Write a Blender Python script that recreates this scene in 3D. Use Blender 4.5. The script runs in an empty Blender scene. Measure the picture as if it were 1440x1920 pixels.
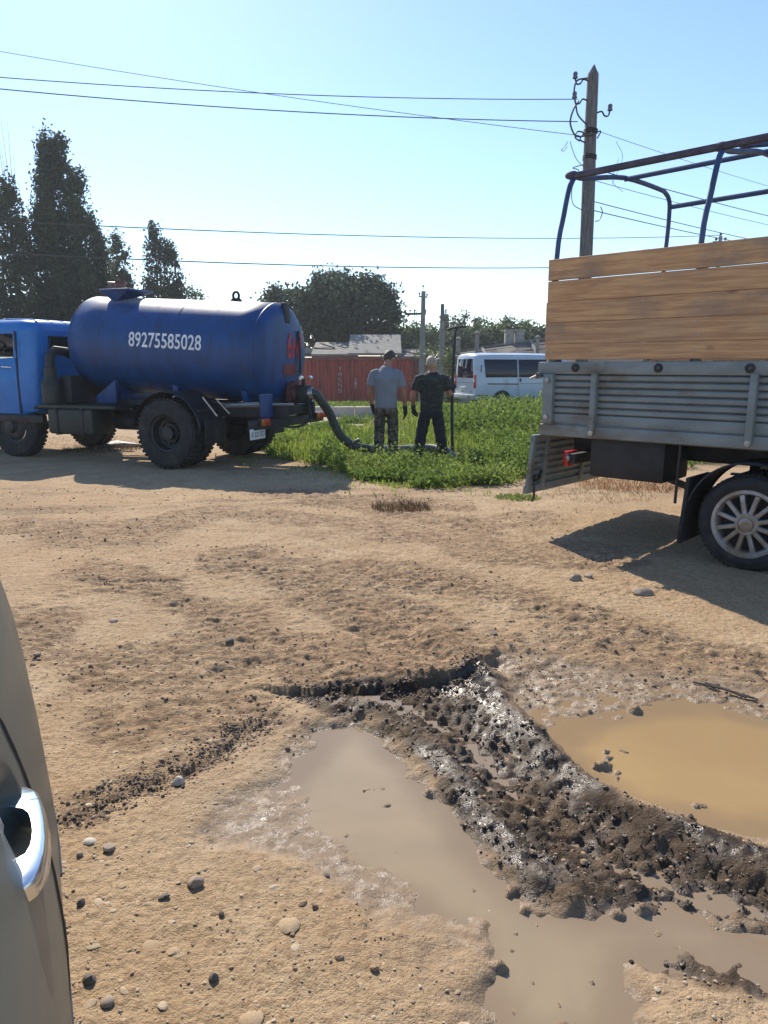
import bpy, bmesh, math, random
import numpy as np
from mathutils import Vector, Matrix

sc = bpy.context.scene
col = sc.collection
R = math.radians
rnd = random.Random(7)

# ------------------------------------------------------------------ camera, sky, sun, exposure
CAM_H, PITCH = 1.5, R(11.2)
cam_d = bpy.data.cameras.new('camera')
cam = bpy.data.objects.new('camera', cam_d)
col.objects.link(cam)
cam.location = (0, 0, CAM_H)
cam.rotation_euler = (R(90) - PITCH, 0, 0)
cam_d.sensor_fit = 'VERTICAL'
cam_d.sensor_height = 36
cam_d.lens = 26
cam_d.clip_start = 0.05
cam_d.clip_end = 2000
sc.camera = cam

SUN_AZ, SUN_EL = R(-21), R(39.5)          # azimuth from +Y, negative = left
world = bpy.data.worlds.new('World')
sc.world = world
world.use_nodes = True
wn = world.node_tree
bg = wn.nodes['Background']
sky = wn.nodes.new('ShaderNodeTexSky')
sky.sky_type = 'NISHITA'
sky.sun_disc = False
sky.sun_elevation = SUN_EL
sky.sun_rotation = SUN_AZ
sky.altitude = 0
sky.air_density = 1.0
sky.dust_density = 0.22
sky.ozone_density = 4.0
wn.links.new(sky.outputs[0], bg.inputs[0])
bg.inputs[1].default_value = 0.112

sun_d = bpy.data.lights.new('sun', 'SUN')
sun_d.energy = 3.8
sun_d.angle = R(0.53)
sun_d.color = (1.0, 0.91, 0.77)
sun = bpy.data.objects.new('sun', sun_d)
col.objects.link(sun)
S = Vector((math.sin(SUN_AZ) * math.cos(SUN_EL), math.cos(SUN_AZ) * math.cos(SUN_EL), math.sin(SUN_EL)))
sun.rotation_euler = (-S).to_track_quat('-Z', 'Y').to_euler()
sun.location = S * 60

sc.view_settings.view_transform = 'Standard'
sc.view_settings.look = 'None'
sc.view_settings.gamma = 1
sc.view_settings.use_curve_mapping = False
sc.view_settings.exposure = 0.84
sc.cycles.use_denoising = True
sc.cycles.max_bounces = 6
sc.cycles.transparent_max_bounces = 12

# ------------------------------------------------------------------ numeric helpers
F = 1920 * 26 / 36
cp, sp = math.cos(PITCH), math.sin(PITCH)

def ray(u, v):
    a, b = (u - 720) / F, (960 - v) / F
    return a, cp + b * sp, -sp + b * cp

def g(u, v, z=0.0):                        # where a sight line of the survey photo meets height z
    x, y, d = ray(u, v)
    t = (z - CAM_H) / d
    return x * t, y * t

def atY(u, v, Y):                          # ... or meets the distance Y
    x, y, d = ray(u, v)
    t = Y / y
    return Vector((x * t, Y, CAM_H + d * t))

def hash2(ix, iy, seed):
    h = (ix.astype(np.int64) * 374761393 + iy.astype(np.int64) * 668265263 + seed * 982451653) & 0xFFFFFFFF
    h = ((h ^ (h >> 13)) * 1274126177) & 0xFFFFFFFF
    h = ((h ^ (h >> 15)) * 2246822519) & 0xFFFFFFFF
    return ((h ^ (h >> 16)) & 0xFFFF) / 65535.0

def vnoise(x, y, seed=0):
    ix, iy = np.floor(x), np.floor(y)
    fx, fy = x - ix, y - iy
    fx = fx * fx * fx * (fx * (fx * 6 - 15) + 10)
    fy = fy * fy * fy * (fy * (fy * 6 - 15) + 10)
    ix = ix.astype(np.int64); iy = iy.astype(np.int64)
    a = hash2(ix, iy, seed); b = hash2(ix + 1, iy, seed)
    c = hash2(ix, iy + 1, seed); d = hash2(ix + 1, iy + 1, seed)
    return ((a + (b - a) * fx) * (1 - fy) + (c + (d - c) * fx) * fy) * 2 - 1

def fbm(x, y, octv=4, seed=0, gain=.5):
    t = 0; amp = 1; s = 0
    for k in range(octv):
        c, n = math.cos(.6 + k), math.sin(.6 + k)
        t = t + amp * vnoise(x * c - y * n + 17.3 * k, x * n + y * c - 9.1 * k, seed + k)
        s += amp; amp *= gain
        x = x * 2.03; y = y * 2.03
    return t / s

def cells(x, y, seed=0):                   # distance to the nearest and second nearest jittered point
    ix, iy = np.floor(x), np.floor(y)
    d1 = np.full(x.shape, 9.0); d2 = np.full(x.shape, 9.0); idv = np.zeros(x.shape)
    for dx in (-1, 0, 1):
        for dy in (-1, 0, 1):
            cx = (ix + dx).astype(np.int64); cy = (iy + dy).astype(np.int64)
            px = cx + hash2(cx, cy, seed); py = cy + hash2(cx, cy, seed + 11)
            d = np.hypot(px - x, py - y)
            nid = hash2(cx, cy, seed + 23)
            m = d < d1
            d2 = np.where(m, d1, np.minimum(d2, d))
            idv = np.where(m, nid, idv)
            d1 = np.where(m, d, d1)
    return d1, d2, idv

def sstep(a, b, x):
    t = np.clip((x - a) / (b - a), 0, 1)
    return t * t * (3 - 2 * t)

def poly_sd(x, y, poly):                   # signed distance, negative inside
    d = np.full(x.shape, 1e9); inside = np.zeros(x.shape, bool)
    n = len(poly)
    for i in range(n):
        ax, ay = poly[i]; bx, by = poly[(i + 1) % n]
        ex, ey = bx - ax, by - ay
        t = np.clip(((x - ax) * ex + (y - ay) * ey) / (ex * ex + ey * ey + 1e-12), 0, 1)
        d = np.minimum(d, np.hypot(x - ax - t * ex, y - ay - t * ey))
        c = ((ay > y) != (by > y)) & (x < (bx - ax) * (y - ay) / (by - ay + 1e-12) + ax)
        inside ^= c
    return np.where(inside, -d, d)

def line_d(x, y, pts):
    d = np.full(x.shape, 1e9); side = np.zeros(x.shape)
    for (ax, ay), (bx, by) in zip(pts[:-1], pts[1:]):
        ex, ey = bx - ax, by - ay
        t = np.clip(((x - ax) * ex + (y - ay) * ey) / (ex * ex + ey * ey), 0, 1)
        q = np.hypot(x - ax - t * ex, y - ay - t * ey)
        cr = (ex * (y - ay) - ey * (x - ax)) / math.hypot(ex, ey)
        side = np.where(q < d, cr, side)
        d = np.minimum(d, q)
    return d, side

# ------------------------------------------------------------------ object helpers
def tag(o, label=None, cat=None, group=None, kind=None):
    if label: o['label'] = label
    if cat: o['category'] = cat
    if group: o['group'] = group
    if kind: o['kind'] = kind
    return o

def thing(name, label, cat, loc=(0, 0, 0), rot=(0, 0, 0), group=None):
    o = bpy.data.objects.new(name, None)
    col.objects.link(o)
    o.location = loc; o.rotation_euler = rot
    o.empty_display_size = .2
    return tag(o, label, cat, group)

def link(name, me, mat=None, parent=None):
    o = bpy.data.objects.new(name, me)
    col.objects.link(o)
    if mat is not None and not me.materials: me.materials.append(mat)
    if parent is not None: o.parent = parent
    return o

def np_mesh(name, verts, faces, attrs=None, smooth=False):
    verts = np.asarray(verts, np.float32); faces = np.asarray(faces, np.int32)
    k = faces.shape[1]
    me = bpy.data.meshes.new(name)
    me.vertices.add(len(verts)); me.vertices.foreach_set('co', verts.ravel())
    me.loops.add(faces.size); me.loops.foreach_set('vertex_index', faces.ravel())
    me.polygons.add(len(faces))
    me.polygons.foreach_set('loop_start', np.arange(0, faces.size, k, dtype=np.int32))
    me.polygons.foreach_set('use_smooth', np.full(len(faces), smooth))
    me.update(calc_edges=True)
    for nm, arr in (attrs or {}).items():
        at = me.attributes.new(nm, 'FLOAT', 'POINT')
        at.data.foreach_set('value', np.asarray(arr, np.float32))
    return me

class MB:
    def __init__(s): s.v = []; s.f = []
    def add(s, vs, fs):
        o = len(s.v); s.v += [tuple(p) for p in vs]; s.f += [tuple(i + o for i in f) for f in fs]; return s
    def box(s, c, d, rot=None):
        c = Vector(c); x, y, z = d[0] / 2, d[1] / 2, d[2] / 2
        vs = [Vector((i * x, j * y, k * z)) for i in (-1, 1) for j in (-1, 1) for k in (-1, 1)]
        if rot is not None: vs = [rot @ p for p in vs]
        return s.add([p + c for p in vs], [(0, 1, 3, 2), (4, 6, 7, 5), (0, 4, 5, 1), (2, 3, 7, 6), (0, 2, 6, 4), (1, 5, 7, 3)])
    def bar(s, p, q, w, h, up=(0, 0, 1)):      # rectangular bar from p to q
        p, q = Vector(p), Vector(q); a = (q - p).normalized()
        n = a.cross(Vector(up)).normalized(); m = n.cross(a)
        vs = [e + n * i * w / 2 + m * j * h / 2 for e in (p, q) for i, j in ((-1, -1), (1, -1), (1, 1), (-1, 1))]
        return s.add(vs, [(0, 1, 2, 3), (7, 6, 5, 4), (0, 4, 5, 1), (1, 5, 6, 2), (2, 6, 7, 3), (3, 7, 4, 0)])
    def loft(s, rings, caps=True, closed=True):
        n = len(rings[0]); vs = [p for r in rings for p in r]; fs = []
        for i in range(len(rings) - 1):
            for j in range(n if closed else n - 1):
                k = (j + 1) % n
                fs.append((i * n + j, i * n + k, (i + 1) * n + k, (i + 1) * n + j))
        if caps: fs += [tuple(range(n - 1, -1, -1)), tuple((len(rings) - 1) * n + j for j in range(n))]
        return s.add(vs, fs)
    def tube(s, pts, r, n=10, caps=True, flat=1.0):
        pts = [Vector(p) for p in pts]; rs = r if isinstance(r, (list, tuple)) else [r] * len(pts)
        rings = []; nrm = None
        for i, p in enumerate(pts):
            a = (pts[min(i + 1, len(pts) - 1)] - pts[max(i - 1, 0)]).normalized()
            if nrm is None:
                nrm = a.cross(Vector((0, 1, 0)) if abs(a.y) < .9 else Vector((1, 0, 0))).normalized()
            nrm = (nrm - a * nrm.dot(a)).normalized(); b = a.cross(nrm)
            rings.append([p + (nrm * math.cos(t) + b * math.sin(t) * flat) * rs[i] for t in (2 * math.pi * k / n for k in range(n))])
        return s.loft(rings, caps)
    def lathe(s, prof, o, axis, n=24, caps=False, a0=0, a1=360):
        o = Vector(o); a = Vector(axis).normalized()
        x = a.orthogonal().normalized() if abs(a.z) > .9 else a.cross(Vector((0, 0, 1))).normalized()
        y = a.cross(x); full = abs(a1 - a0) >= 360
        m = n if full else n + 1
        rings = [[o + a * h + (x * math.cos(R(a0) + R(a1 - a0) * k / n) + y * math.sin(R(a0) + R(a1 - a0) * k / n)) * r for k in range(m)] for r, h in prof]
        return s.loft(rings, caps, closed=full)
    def cyl(s, p, q, r, n=14, r2=None):
        return s.tube([p, q], [r, r if r2 is None else r2], n)
    def prism(s, poly, axis, d0, d1):         # poly in the two remaining axes
        def P(a, b, d): return {'x': (d, a, b), 'y': (a, d, b), 'z': (a, b, d)}[axis]
        n = len(poly)
        vs = [P(a, b, d0) for a, b in poly] + [P(a, b, d1) for a, b in poly]
        fs = [tuple(range(n - 1, -1, -1)), tuple(range(n, 2 * n))] + [(i, (i + 1) % n, n + (i + 1) % n, n + i) for i in range(n)]
        return s.add(vs, fs)
    def ball(s, c, r, n=10, m=7, sq=(1, 1, 1), rot=None):
        rings = []
        for i in range(m + 1):
            t = -math.pi / 2 + math.pi * (i * .98 + .01 * m) / m
            rr = []
            for j in range(n):
                p = Vector((r * math.cos(t) * math.cos(2 * math.pi * j / n) * sq[0], r * math.cos(t) * math.sin(2 * math.pi * j / n) * sq[1], r * math.sin(t) * sq[2]))
                if rot is not None: p = rot @ p
                rr.append(p + Vector(c))
            rings.append(rr)
        return s.loft(rings)
    def mesh(s, name, bevel=0, seg=2, smooth=35):
        me = bpy.data.meshes.new(name)
        me.from_pydata([tuple(p) for p in s.v], [], s.f)
        bm = bmesh.new(); bm.from_mesh(me)
        bmesh.ops.recalc_face_normals(bm, faces=bm.faces)
        if bevel:
            es = [e for e in bm.edges if len(e.link_faces) == 2 and e.calc_face_angle(0) > R(30)]
            bmesh.ops.bevel(bm, geom=es, offset=bevel, segments=seg, profile=.5, affect='EDGES', clamp_overlap=True)
        bm.to_mesh(me); bm.free()
        if smooth:
            me.polygons.foreach_set('use_smooth', [True] * len(me.polygons))
            me.set_sharp_from_angle(angle=R(smooth))
        me.update()
        return me
    def build(s, name, mat, parent=None, bevel=0, seg=2, smooth=35):
        return link(name, s.mesh(name, bevel, seg, smooth), mat, parent)

def copy_tree(o, parent=None, loc=None):
    c = o.copy(); col.objects.link(c)
    if parent is not None: c.parent = parent
    if loc is not None: c.location = loc
    for ch in list(o.children): copy_tree(ch, c)
    return c

# ------------------------------------------------------------------ materials
class NT:
    def __init__(s, name):
        s.m = bpy.data.materials.new(name); s.m.use_nodes = True
        s.t = s.m.node_tree; s.b = s.t.nodes['Principled BSDF']
    def n(s, typ, **kw):
        nd = s.t.nodes.new('ShaderNode' + typ)
        for k, v in kw.items(): setattr(nd, k, v)
        return nd
    def set(s, sock, val):
        if hasattr(val, 'links') or isinstance(val, bpy.types.NodeSocket): s.t.links.new(val, sock)
        else: sock.default_value = val
    def coords(s, scale=(1, 1, 1), kind='Object', rand=False):
        tc = s.n('TexCoord'); mp = s.n('Mapping'); mp.inputs['Scale'].default_value = scale
        s.t.links.new(tc.outputs[kind], mp.inputs['Vector'])
        if rand:
            oi = s.n('ObjectInfo'); ml = s.n('Math', operation='MULTIPLY'); ml.inputs[1].default_value = 37
            s.t.links.new(oi.outputs['Random'], ml.inputs[0])
            cb = s.n('CombineXYZ')
            for i in range(3): s.t.links.new(ml.outputs[0], cb.inputs[i])
            s.t.links.new(cb.outputs[0], mp.inputs['Location'])
        return mp.outputs[0]
    def noise(s, vec, scale, detail=5, rough=.55, dist=0):
        nd = s.n('TexNoise'); nd.inputs['Scale'].default_value = scale; nd.inputs['Detail'].default_value = detail
        nd.inputs['Roughness'].default_value = rough; nd.inputs['Distortion'].default_value = dist
        s.t.links.new(vec, nd.inputs['Vector']); return nd.outputs['Fac']
    def ramp(s, fac, a, b, x0=0., x1=1.):
        nd = s.n('MapRange'); nd.inputs['From Min'].default_value = a; nd.inputs['From Max'].default_value = b
        nd.inputs['To Min'].default_value = x0; nd.inputs['To Max'].default_value = x1
        nd.interpolation_type = 'SMOOTHSTEP'
        s.t.links.new(fac, nd.inputs['Value']); return nd.outputs[0]
    def math(s, op, a, b=None):
        nd = s.n('Math', operation=op); s.set(nd.inputs[0], a)
        if b is not None: s.set(nd.inputs[1], b)
        return nd.outputs[0]
    def mix(s, f, a, b):
        nd = s.n('Mix', data_type='RGBA')
        s.set(nd.inputs[0], f)
        for k, v in ((6, a), (7, b)):
            if isinstance(v, (tuple, list)): v = (*v[:3], 1)
            s.set(nd.inputs[k], v)
        return nd.outputs[2]
    def bump(s, h, strength=.3, dist=.01):
        nd = s.n('Bump'); s.set(nd.inputs['Strength'], strength); nd.inputs['Distance'].default_value = dist
        s.t.links.new(h, nd.inputs['Height']); s.t.links.new(nd.outputs[0], s.b.inputs['Normal']); return nd
    def attr(s, name):
        nd = s.n('Attribute', attribute_name=name); return nd.outputs['Fac']
    def out(s, color=None, rough=None, metal=None):
        if color is not None: s.set(s.b.inputs['Base Color'], (*color, 1) if isinstance(color, tuple) else color)
        if rough is not None: s.set(s.b.inputs['Roughness'], rough)
        if metal is not None: s.set(s.b.inputs['Metallic'], metal)
        return s.m

def sh(c, k): return tuple(min(1, x * k) for x in c)

def mat(name, base, rough=.7, metal=0, var=.18, vs=4, bump=0, bs=60, dirt=None, dirt_lo=.5, dirt_hi=.7, ds=3, stretch=(1, 1, 1), rand=False, top=None, coat=0):
    t = NT(name); v = t.coords(stretch, rand=rand)
    n1 = t.noise(v, vs, 6)
    c = t.mix(t.ramp(n1, .3, .7), sh(base, 1 - var), sh(base, 1 + var))
    r = rough
    if dirt:
        f = t.ramp(t.noise(v, ds, 8, .62), dirt_lo, dirt_hi)
        c = t.mix(f, c, dirt); r = t.math('ADD', t.math('MULTIPLY', f, .25), rough)
    if top:                                  # upward faces coloured paler: settled dust plus painted-in sunlit brightness
        ge = t.n('NewGeometry'); sx = t.n('SeparateXYZ'); t.t.links.new(ge.outputs['Normal'], sx.inputs[0])
        f = t.math('MULTIPLY', t.ramp(sx.outputs[2], top[1], top[2]), t.ramp(t.noise(v, 2.5, 7, .65), .25, .6, .45, 1))
        c = t.mix(t.math('MULTIPLY', f, top[3]), c, top[0])
    if bump: t.bump(t.noise(v, bs, 4), bump, .01)
    if coat: t.b.inputs['Coat Weight'].default_value = coat; t.b.inputs['Coat Roughness'].default_value = .08
    return t.out(c, r, metal)

def leaf_mat(name, a, b, trans=.35, vs=.6):
    t = NT(name); v = t.coords()
    f = t.ramp(t.noise(v, vs, 4), .3, .7)
    at = t.attr('tint')
    c = t.mix(f, a, b)
    hs = t.n('HueSaturation'); t.t.links.new(c, hs.inputs['Color'])
    t.t.links.new(t.math('ADD', t.math('MULTIPLY', at, .6), .70), hs.inputs['Value'])
    c = hs.outputs[0]
    t.out(c, .55)
    t.b.inputs['Specular IOR Level'].default_value = .12
    tr = t.n('BsdfTranslucent'); t.t.links.new(c, tr.inputs['Color'])
    mx = t.n('MixShader'); mx.inputs[0].default_value = trans
    t.t.links.new(t.b.outputs[0], mx.inputs[1]); t.t.links.new(tr.outputs[0], mx.inputs[2])
    t.t.links.new(mx.outputs[0], t.t.nodes['Material Output'].inputs['Surface'])
    return t.m

def glass_mat(name, tint=(.02, .03, .05), rough=.03):
    t = NT(name); t.out(tint, rough); t.b.inputs['Specular IOR Level'].default_value = .3; return t.m

DUST = (.34, .26, .18)
M = {}
M['blue_tank'] = mat('blue_tank', (.004, .050, .190), .46, 0, .16, 1.2, bump=.08, bs=5, dirt=(.020, .040, .10), dirt_lo=.48, dirt_hi=.75, ds=3, stretch=(3, 3, .5), top=((.42, .36, .32), .80, .97, .85))  # pale crown holds both dust and the sun's brightness in its colour
M['blue_cab'] = mat('blue_cab', (.012, .16, .50), .30, 0, .08, 2, dirt=(.014, .13, .42), dirt_lo=.5, dirt_hi=.8, top=((.3, .36, .42), .75, .98, .55))
M['rust_seam'] = mat('rust_seam', (.05, .03, .06), .8)
M['black_metal'] = mat('black_metal', (.018, .018, .022), .6, 0, .4, 6, dirt=(.07, .055, .042), dirt_lo=.55, dirt_hi=.75)
M['dark_green'] = mat('dark_green', (.020, .026, .022), .55, 0, .3, 5, dirt=(.07, .06, .045), dirt_lo=.55, dirt_hi=.8)
M['rubber'] = mat('rubber', (.022, .021, .022), .82, 0, .3, 8, dirt=(.075, .06, .046), dirt_lo=.5, dirt_hi=.75, ds=4, bump=.2, bs=50)
M['rim_dark'] = mat('rim_dark', (.03, .03, .033), .55, .2, .3, 6, dirt=(.09, .075, .06), dirt_lo=.55, dirt_hi=.75)
M['alloy'] = mat('alloy', (.42, .42, .42), .4, .55, .12, 6, dirt=(.34, .25, .17), dirt_lo=.35, dirt_hi=.62, ds=7)
M['white_print'] = mat('white_print', (.72, .74, .78), .6, 0, .12, 8)
M['faded_print'] = mat('faded_print', (.42, .28, .26), .8, 0, .25, 8)
M['red_print'] = mat('red_print', (.45, .03, .03), .6)
M['pink_print'] = mat('pink_print', (.42, .34, .42), .6)
M['red_lens'] = mat('red_lens', (.5, .018, .02), .25, 0, .15)
M['amber_lens'] = mat('amber_lens', (.45, .12, .01), .25)
M['white_lens'] = mat('white_lens', (.8, .74, .6), .3)
M['chrome'] = mat('chrome', (.75, .77, .8), .22, 1, .05)
M['steel'] = mat('steel', (.35, .35, .36), .4, .8, .15)
M['glass'] = glass_mat('glass')
M['tint_glass'] = glass_mat('tint_glass', (.006, .010, .028), .05)
M['plate'] = mat('plate', (.7, .7, .68), .5, 0, .08)
M['plate_ink'] = mat('plate_ink', (.03, .03, .035), .6)
M['hose'] = mat('hose', (.035, .05, .045), .5, 0, .25, 5, dirt=(.15, .14, .11), dirt_lo=.5, dirt_hi=.75, ds=3, bump=.15, bs=60)
M['hose_grey'] = mat('hose_grey', (.17, .18, .17), .55, 0, .2, 5, dirt=(.26, .22, .17))
M['iron'] = mat('iron', (.022, .024, .024), .55, .3, .3, 10)
M['van_white'] = mat('van_white', (.46, .53, .62), .35, 0, .05, 2, dirt=(.42, .42, .40), dirt_lo=.5, dirt_hi=.8, coat=.4)
M['black_plastic'] = mat('black_plastic', (.016, .016, .018), .5)
M['cont_red'] = mat('cont_red', (.33, .060, .040), .7, 0, .25, 1.2, dirt=(.16, .05, .04), dirt_lo=.5, dirt_hi=.72, ds=1.6, stretch=(3, 1, .4))
M['cont_frame'] = mat('cont_frame', (.19, .055, .042), .75, 0, .25, 3)
M['grey_metal'] = mat('grey_metal', (.20, .225, .225), .6, .05, .16, 3, bump=.06, bs=14, dirt=(.15, .13, .10), dirt_lo=.5, dirt_hi=.72, ds=2.4, stretch=(1, 1, 2.2))
M['bow_blue'] = mat('bow_blue', (.028, .055, .15), .5, .1, .25, 6, dirt=(.06, .06, .08), dirt_lo=.5, dirt_hi=.75, ds=9)
M['bow_rust'] = mat('bow_rust', (.062, .052, .080), .7, 0, .3, 9, dirt=(.05, .045, .07), dirt_lo=.5, dirt_hi=.7, ds=8)
M['pole_wood'] = mat('pole_wood', (.135, .13, .135), .9, 0, .3, 5, bump=.5, bs=26, dirt=(.07, .06, .06), dirt_lo=.5, dirt_hi=.7, ds=4, stretch=(6, 6, .7))
M['pole_conc'] = mat('pole_conc', (.21, .205, .2), .9, 0, .2, 3)
M['wire'] = mat('wire', (.05, .055, .06), .5)
M['porcelain'] = mat('porcelain', (.12, .12, .16), .25)
M['skin'] = mat('skin', (.36, .17, .115), .55, 0, .1, 8)
M['skin2'] = mat('skin2', (.38, .19, .13), .55, 0, .1, 8)
M['shirt_grey'] = mat('shirt_grey', (.20, .22, .255), .9, 0, .10, 5, bump=.25, bs=14)
M['navy_cloth'] = mat('navy_cloth', (.012, .013, .020), .9, 0, .2, 6, bump=.25, bs=12)
M['glove'] = mat('glove', (.014, .015, .018), .85, 0, .3, 20)
M['cuff'] = mat('cuff', (.25, .19, .08), .85)
M['hair_dark'] = mat('hair_dark', (.045, .036, .030), .6, 0, .4, 60, bump=.6, bs=120)
M['hair_pale'] = mat('hair_pale', (.36, .29, .2), .6, 0, .25, 60, bump=.6, bs=120)
M['boot'] = mat('boot', (.03, .026, .022), .7)
M['eye'] = mat('eye', (.5, .5, .5), .3)
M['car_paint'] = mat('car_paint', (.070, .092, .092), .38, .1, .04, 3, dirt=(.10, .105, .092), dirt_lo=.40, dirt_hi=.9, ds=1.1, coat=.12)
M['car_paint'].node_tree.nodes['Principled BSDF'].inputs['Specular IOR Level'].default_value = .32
M['bark'] = mat('bark', (.085, .07, .058), .9, 0, .3, 6, bump=.5, bs=30)
M['wall_pale'] = mat('wall_pale', (.46, .38, .25), .9, 0, .12, 2, dirt=(.34, .28, .2))
M['wall_grey'] = mat('wall_grey', (.30, .28, .26), .9, 0, .15, 1.5, dirt=(.2, .18, .16))
M['slate'] = mat('slate', (.13, .112, .10), .9, 0, .2, 1.2, dirt=(.085, .075, .068), dirt_lo=.45, dirt_hi=.7, ds=1.5)
M['slate_light'] = mat('slate_light', (.17, .16, .145), .9, 0, .18, 1.2, dirt=(.12, .11, .10))
M['asbestos'] = mat('asbestos', (.22, .21, .19), .9, 0, .15, 2)
M['dark_wood'] = mat('dark_wood', (.10, .08, .065), .9, 0, .3, 5)
M['concrete'] = mat('concrete', (.50, .44, .36), .9, 0, .12, 3, bump=.2, bs=20)
M['stone_grey'] = mat('stone_grey', (.30, .235, .18), .8, 0, .25, 12, bump=.3, bs=50, rand=True)
M['stone_dark'] = mat('stone_dark', (.12, .10, .085), .8, 0, .25, 12, bump=.3, bs=50, rand=True)
M['stone_pale'] = mat('stone_pale', (.50, .45, .38), .8, 0, .2, 12, bump=.3, bs=50, rand=True)

def camo(name, cols, scale, stretch=(1, 1, 1)):
    t = NT(name); v = t.coords(stretch)
    c = cols[0]
    for i, k in enumerate(cols[1:]):
        tc = t.n('Mapping'); tc.inputs['Location'].default_value = (3.7 * i + 1, 5.1 * i, 2.3 * i); t.t.links.new(v, tc.inputs['Vector'])
        f = t.ramp(t.noise(tc.outputs[0], scale * (1 + .25 * i), 3, .5, .6), .53, .56)
        c = t.mix(f, c, k)
    t.bump(t.noise(v, 12, 3), .25, .02)
    return t.out(c, .9)
M['camo_trousers'] = camo('camo_trousers', [(.085, .07, .05), (.04, .045, .03), (.16, .13, .09), (.018, .018, .015)], 11)
M['camo_shirt'] = camo('camo_shirt', [(.022, .026, .025), (.042, .046, .038), (.013, .015, .017)], 7, (1, 1, 2.6))

def wood_mat():
    t = NT('plank_wood')
    v = t.coords((1, 1, 1), rand=True)
    oi = t.n('ObjectInfo')
    st = t.n('Mapping'); st.inputs['Scale'].default_value = (.35, 6, 6); t.t.links.new(v, st.inputs['Vector'])
    gr = t.noise(st.outputs[0], 6, 8, .65, .4)
    fine = t.n('Mapping'); fine.inputs['Scale'].default_value = (.8, 30, 30); t.t.links.new(v, fine.inputs['Vector'])
    g2 = t.noise(fine.outputs[0], 5, 5, .6)
    c = t.mix(t.ramp(gr, .36, .64), (.42, .220, .105), (.62, .365, .175))
    c = t.mix(t.math('MULTIPLY', t.ramp(g2, .52, .75), .18), c, (.17, .085, .045))
    # weathering: big greyish patches, stronger on some boards
    w = t.ramp(t.noise(v, 1.3, 7, .6), .42, .68)
    w = t.math('MULTIPLY', w, t.attr('grey'))
    c = t.mix(w, c, (.23, .172, .135))
    # knots
    vo = t.n('TexVoronoi'); vo.inputs['Scale'].default_value = 1.0
    km = t.n('Mapping'); km.inputs['Scale'].default_value = (1.9, .5, 3.1); t.t.links.new(v, km.inputs['Vector']); t.t.links.new(km.outputs[0], vo.inputs['Vector'])
    k = t.ramp(vo.outputs['Distance'], .085, .15, 1, 0)
    c = t.mix(t.math('MULTIPLY', k, .8), c, (.10, .048, .028))
    cr = t.ramp(t.noise(fine.outputs[0], 1.2, 7, .7, 1.5), .66, .70)
    c = t.mix(t.math('MULTIPLY', cr, .7), c, (.06, .035, .025))
    t.bump(g2, .35, .006)
    return t.out(c, .75)
M['plank'] = wood_mat()
# ------------------------------------------------------------------ ground: relief of the yard
def G(*px): return [g(u, v) for u, v in px]
POND_A = G((655, 1345), (600, 1385), (560, 1430), (520, 1462), (470, 1490), (430, 1520), (395, 1560), (470, 1572), (560, 1590), (640, 1635), (720, 1680), (800, 1715),
           (860, 1755), (895, 1820), (915, 1880), (925, 1960), (1190, 1960), (1195, 1860), (1200, 1800), (1290, 1770), (1440, 1800), (1440, 1745), (1300, 1705),
           (1180, 1690), (1080, 1690), (1000, 1675), (940, 1620), (890, 1560), (850, 1505), (800, 1440), (730, 1385), (690, 1352))
POND_B = G((1030, 1385), (1080, 1425), (1130, 1465), (1190, 1500), (1290, 1530), (1440, 1548), (1580, 1545), (1640, 1440), (1560, 1365), (1440, 1340),
           (1340, 1316), (1240, 1314), (1180, 1326), (1130, 1342), (1065, 1368))
WET_FLAT = G((890, 1225), (1000, 1220), (1150, 1250), (1300, 1270), (1440, 1300), (1640, 1400), (1600, 1600), (1440, 1600), (1200, 1540), (1050, 1440), (960, 1340), (905, 1290))
MUD = G((535, 1292), (640, 1282), (720, 1275), (840, 1262), (900, 1248), (935, 1290), (985, 1345), (1060, 1425), (1130, 1480), (1210, 1520), (1320, 1560), (1460, 1580),
        (1640, 1640), (1640, 1800), (1440, 1735), (1330, 1715), (1200, 1690), (1080, 1690), (990, 1670), (930, 1610), (880, 1545), (835, 1480), (770, 1410), (700, 1350), (600, 1335))
GLIT = G((385, 1555), (430, 1520), (500, 1478), (560, 1460), (560, 1510), (620, 1560), (690, 1600), (780, 1650), (760, 1690), (640, 1640), (540, 1592), (460, 1578))
ISLES = [(1138, 1400, .075), (1165, 1398, .05), (1122, 1420, .06), (1142, 1436, .05), (1160, 1452, .025), (1190, 1325, .03), (1265, 1372, .02), (1330, 1400, .02), (1430, 1420, .05), (1425, 1450, .06), (1310, 1500, .05), (1380, 1490, .03), (1290, 1345, .02),
         (690, 1472, .022), (722, 1497, .028), (640, 1480, .018), (650, 1553, .020), (748, 1585, .030), (775, 1535, .014), (800, 1478, .018), (665, 1500, .012), (705, 1540, .014), (815, 1620, .02), (845, 1590, .014), (600, 1520, .012),
         (955, 1660, .024), (980, 1695, .030), (1012, 1702, .020), (1005, 1722, .016), (968, 1735, .022), (915, 1690, .02), (890, 1655, .016), (1165, 1705, .026), (1205, 1695, .022), (1085, 1760, .012), (1030, 1812, .03), (1000, 1825, .016), (962, 1765, .012), (1105, 1825, .02), (1240, 1735, .03), (1160, 1735, .02), (1050, 1865, .012), (970, 1882, .018), (945, 1800, .016), (1130, 1780, .014)]
MUD2 = G((1170, 1745), (1290, 1770), (1400, 1800), (1440, 1840), (1330, 1850), (1210, 1810))
RIDGE1 = G((900, 1260), (960, 1335), (1040, 1410), (1120, 1475), (1220, 1535), (1340, 1590), (1480, 1650), (1640, 1700))
RIDGE2 = G((690, 1338), (760, 1385), (830, 1455), (890, 1525), (950, 1600), (1010, 1655), (1090, 1685))
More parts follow.
